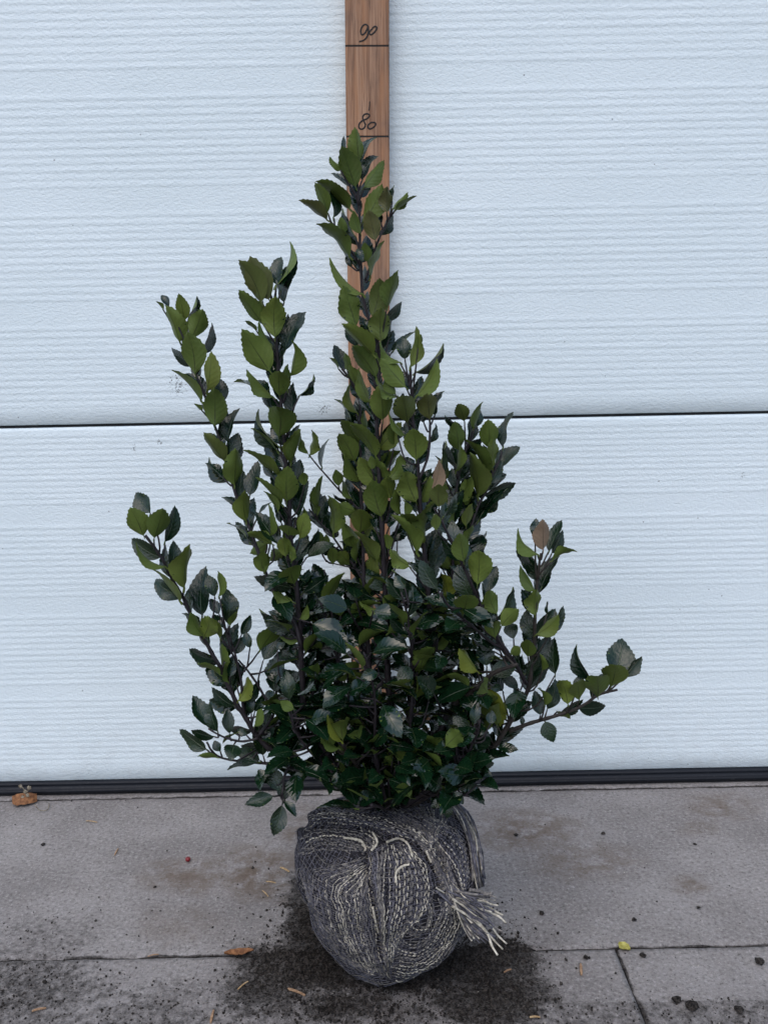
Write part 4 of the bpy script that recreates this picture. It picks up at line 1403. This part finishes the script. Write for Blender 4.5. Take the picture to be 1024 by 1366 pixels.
gr = mesh_obj('pale_grit', v5, f5, M_GRIT)
gr['kind'] = 'stuff'
gr['label'] = 'tiny pale grains of grit on the concrete'
gr['category'] = 'grit'

# ------------------------------------------------------------------ litter on the concrete
M_DRY = mat_two('dry_brown_leaf', (0.13, 0.055, 0.025), (0.30, 0.14, 0.06), 220)
M_DRYG = mat_two('withered_grey_leaf', (0.10, 0.08, 0.055), (0.33, 0.29, 0.22), 300)
M_YEL = mat_two('yellow_leaf', (0.28, 0.25, 0.05), (0.46, 0.42, 0.13), 260)
M_RED = mat_flat('red_berry_skin', (0.19, 0.012, 0.016), 0.35, 0.5)
M_STRAW = mat_two('pale_wood_splinter', (0.30, 0.19, 0.09), (0.50, 0.36, 0.20), 400)
M_RUSTY = mat_two('brown_wood_splinter', (0.22, 0.125, 0.070), (0.38, 0.25, 0.15), 400)

def flat_leaf(name, px, py, L, W, ang, curl, mat, seed, zoff=0.001, tilt=0.0):
    g = random.Random(seed)
    n, m = 10, 5
    v, f = [], []
    for i in range(n + 1):
        t = i / n
        w = W * 0.5 * math.sin(math.pi * min(1, t * 0.96 + 0.03)) ** 0.8 * (1 + 0.12 * g.uniform(-1, 1))
        for k in range(m):
            u = k / (m - 1) * 2 - 1
            z = curl * (abs(u) ** 1.6) * W * 0.5 + curl * 0.4 * L * (t - .5) ** 2 + 0.0006 * g.uniform(-1, 1)
            v.append(Vector(((t - .5) * L, u * w, z)))
    N = len(v)
    v += [p - Vector((0, 0, 0.0004)) for p in v]
    for i in range(n):
        for k in range(m - 1):
            a = i * m + k
            f.append((a, a + m, a + m + 1, a + 1))
            f.append((N + a + 1, N + a + m + 1, N + a + m, N + a))
    mn = min(p.z for p in v)
    c = G(px, py)
    o = mesh_obj(name, [(Matrix.Rotation(tilt, 3, 'X') @ p) - Vector((0, 0, mn)) for p in v], f, mat, None, True)
    o.location = (c.x, c.y, zoff)
    o.rotation_euler = (0, 0, ang)
    return o
dl = empty('dry_leaf', G(34, 1076))
tag(dl, 'curled orange brown dry leaf lying against the door seal at left', 'leaf')
o = flat_leaf('blade', 34, 1072, 0.032, 0.023, 0.15, -0.95, M_DRY, 1, 0.0015); o.parent = dl; o.location -= dl.location
v, f = [], []
tube(v, f, smooth_line([G(46, 1073, 0.004), G(54, 1081, 0.003), G(64, 1080, 0.002), G(66, 1072, 0.002)], 12), 0.0006, 5)
mesh_obj('stalk', [p - dl.location for p in v], f, M_DRYG, dl, True)
wb = tag(empty('withered_sprig', G(33, 1066)), 'small pale withered sprig standing on the dry leaf by the seal', 'plant litter')
v, f = [], []
p0 = G(32, 1070, 0.004)
yy = p0.y - 0.001
tube(v, f, smooth_line([p0, P(36, 1062, yy), P(33, 1054, yy), P(28, 1048, yy)], 10), 0.0007, 5)
tube(v, f, smooth_line([P(35, 1060, yy), P(38, 1054, yy), P(39, 1050, yy)], 6), 0.0005, 5)
mesh_obj('twig', [p - wb.location for p in v], f, M_DRYG, wb, True)
for k, (x, y, s) in enumerate([(28, 1049, .0028), (39, 1051, .0030), (34, 1056, .0030), (37, 1061, .0028), (31, 1064, .0032)]):
    g = random.Random(k)
    bmx = bmesh.new()
    bmesh.ops.create_icosphere(bmx, subdivisions=2, radius=s)
    for q in bmx.verts:
        q.co *= 1 + 0.45 * noise.noise(q.co * 500 + Vector((k, 0, 0)))
        q.co.y *= 0.5
    me = bpy.data.meshes.new('withered_bud')
    bmx.to_mesh(me); bmx.free()
    me.materials.append(M_DRYG)
    o = link(bpy.data.objects.new('withered_bud', me), wb)
    o.location = P(x, y, yy) - wb.location
tag(flat_leaf('brown_leaf', 319, 1274, 0.029, 0.009, 0.12, 0.5, M_DRY, 3), 'narrow brown dead leaf lying in the slab joint left of the root ball', 'leaf')
tag(flat_leaf('yellow_leaf', 832, 1265, 0.0135, 0.0105, -0.9, 0.25, M_YEL, 4), 'small yellow fallen leaf beside the joint corner right of root ball', 'leaf')
be = tag(empty('red_berry', G(251, 1149)), 'single dark red berry on the concrete left of the root ball', 'berry')
bmx = bmesh.new()
bmesh.ops.create_uvsphere(bmx, u_segments=20, v_segments=12, radius=0.0031)
for q in bmx.verts:
    if q.co.z > 0.0027:
        q.co.z -= 0.0004
    q.co.z *= 0.93
me = bpy.data.meshes.new('berry_flesh')
bmx.to_mesh(me); bmx.free()
me.materials.append(M_RED)
me.polygons.foreach_set('use_smooth', [True] * len(me.polygons))
o = link(bpy.data.objects.new('berry_flesh', me), be); o.location = (0, 0, 0.0029)
v, f = [], []
tube(v, f, [(0, 0, 0.0052), (0.0003, 0, 0.0059)], [0.0007, 0.0004], 6)
mesh_obj('berry_eye', v, f, M_INK, be)

def splinter(x0, y0, x1, y1, wpx, mat, label, seed):
    g = random.Random(seed)
    a, b_ = G(x0, y0, 0.0012), G(x1, y1, 0.0012)
    c = (a + b_) / 2
    d = (b_ - a)
    L = d.length
    w = wpx * 0.00075
    v, f = [], []
    n = 5
    for i in range(n):
        t = i / (n - 1)
        ww = w * (0.5 + 0.5 * math.sin(math.pi * (0.15 + 0.7 * t))) * g.uniform(.75, 1.1)
        x = (t - .5) * L
        z = 0.0008 * math.sin(t * 3.1)
        v += [(x, -ww / 2, z), (x, ww / 2, z), (x, ww / 2 * .8, z + w * 0.35), (x, -ww / 2 * .7, z + w * 0.4)]
    for i in range(n - 1):
        for k in range(4):
            f.append((i * 4 + k, i * 4 + (k + 1) % 4, (i + 1) * 4 + (k + 1) % 4, (i + 1) * 4 + k))
    f += [(3, 2, 1, 0), tuple(range((n - 1) * 4, n * 4))]
    o = mesh_obj('wood_splinter', v, f, mat)
    o.location = (c.x, c.y, 0.0010)
    o.rotation_euler = (0, 0, math.atan2(d.y, d.x))
    return tag(o, label, 'splinter', 'splinters on the concrete')
splinter(281, 1365, 285, 1348, 3.6, M_RUSTY, 'orange splinter pointing away at the bottom edge left of the root ball', 1)
splinter(384, 1319, 407, 1328, 3.6, M_RUSTY, 'tan splinter on dark soil just left below the root ball', 2)
splinter(317, 1320, 331, 1309, 2.0, M_STRAW, 'thin pale splinter slanting below the brown dead leaf', 3)
splinter(43, 1349, 62, 1345, 3.6, M_RUSTY, 'short tan splinter in the bottom left corner', 4)
splinter(374, 1157, 386, 1163, 3.2, M_STRAW, 'short pale splinter nearest the upper left of the root ball', 5)
splinter(355, 1176, 368, 1178, 2.4, M_STRAW, 'thin pale chip lying on brown stain left of root ball', 6)
splinter(350, 1188, 358, 1196, 2.0, M_STRAW, 'tiny pale sliver below the chip on the brown stain', 7)
splinter(774, 1286, 775, 1301, 4.0, M_RUSTY, 'upright looking tan splinter left of the slanted slab joint', 8)
splinter(197, 1276, 212, 1273, 2.0, M_RUSTY, 'thin brown sliver in the joint left of the brown dead leaf', 9)
splinter(115, 1095, 130, 1097, 2.2, M_STRAW, 'pale straw bit on concrete right of the curled dry leaf', 10)
splinter(153, 1141, 158, 1132, 2.6, M_RUSTY, 'small rusty splinter between the dry leaf and the berry', 11)
splinter(706, 1357, 720, 1357, 2.6, M_STRAW, 'pale flat chip at the bottom edge right of the root ball', 12)
splinter(672, 1297, 682, 1293, 2.4, M_RUSTY, 'small brown chip on soil under the frayed cloth tail', 13)

def clod(px, py, rp, label, seed, flat=0.6):
    bmx = bmesh.new()
    bmesh.ops.create_icosphere(bmx, subdivisions=2, radius=rp * 0.00074)
    for q in bmx.verts:
        q.co *= 1 + 0.55 * noise.noise(q.co * (1.2 / (rp * 0.00074)) + Vector((seed, 2, 3)))
        q.co.z *= flat
    mn = min(q.co.z for q in bmx.verts)
    for q in bmx.verts:
        q.co.z -= mn
    me = bpy.data.meshes.new('soil_clod')
    bmx.to_mesh(me); bmx.free()
    me.materials.append(M_SOIL)
    o = link(bpy.data.objects.new('soil_clod', me))
    c = G(px, py)
    o.location = (c.x, c.y, 0.0002)
    o.rotation_euler = (0, 0, seed)
    return tag(o, label, 'soil clod', 'clods of soil on the concrete')
for i, (x, y, r, lb) in enumerate([
        (1012, 1285, 6.0, 'dark soil clod nearest the right edge below the door'),
        (985, 1349, 5.5, 'dark soil clod at bottom right below the rightmost clod'),
        (922, 1345, 8.0, 'large dark lump of soil at the bottom edge, right of slanted joint'),
        (902, 1336, 5.5, 'dark soil lump touching the left of the largest lump'),
        (857, 1276, 4.0, 'small soil clod just right of the yellow leaf'),
        (781, 1279, 3.6, 'small soil clod above the tan splinter by slanted joint'),
        (722, 1220, 3.8, 'soil clod on bare concrete right of the cloth tail'),
        (845, 1228, 3.6, 'lone soil crumb on concrete above the yellow leaf'),
        (931, 1212, 2.8, 'lone soil crumb in the middle of the right slab'),
        (926, 1127, 2.8, 'soil crumb farthest up on the right slab near the door'),
        (804, 1113, 3.4, 'grey brown pebble of soil below the seal, right of the shrub'),
        (688, 1115, 3.4, 'flat soil flake under the right end of the shrub'),
        (58, 1128, 3.6, 'dark soil flake below the curled dry leaf at left'),
        (207, 1184, 2.4, 'tiny soil crumb left of the brown stain below the berry'),
        (128, 1229, 2.2, 'tiny soil crumb beside the dark patch at left edge'),
        (60, 1311, 3.2, 'soil clod on dark dirt above the bottom left splinter')]):
    clod(x, y, r, lb, i + 1, 0.5)
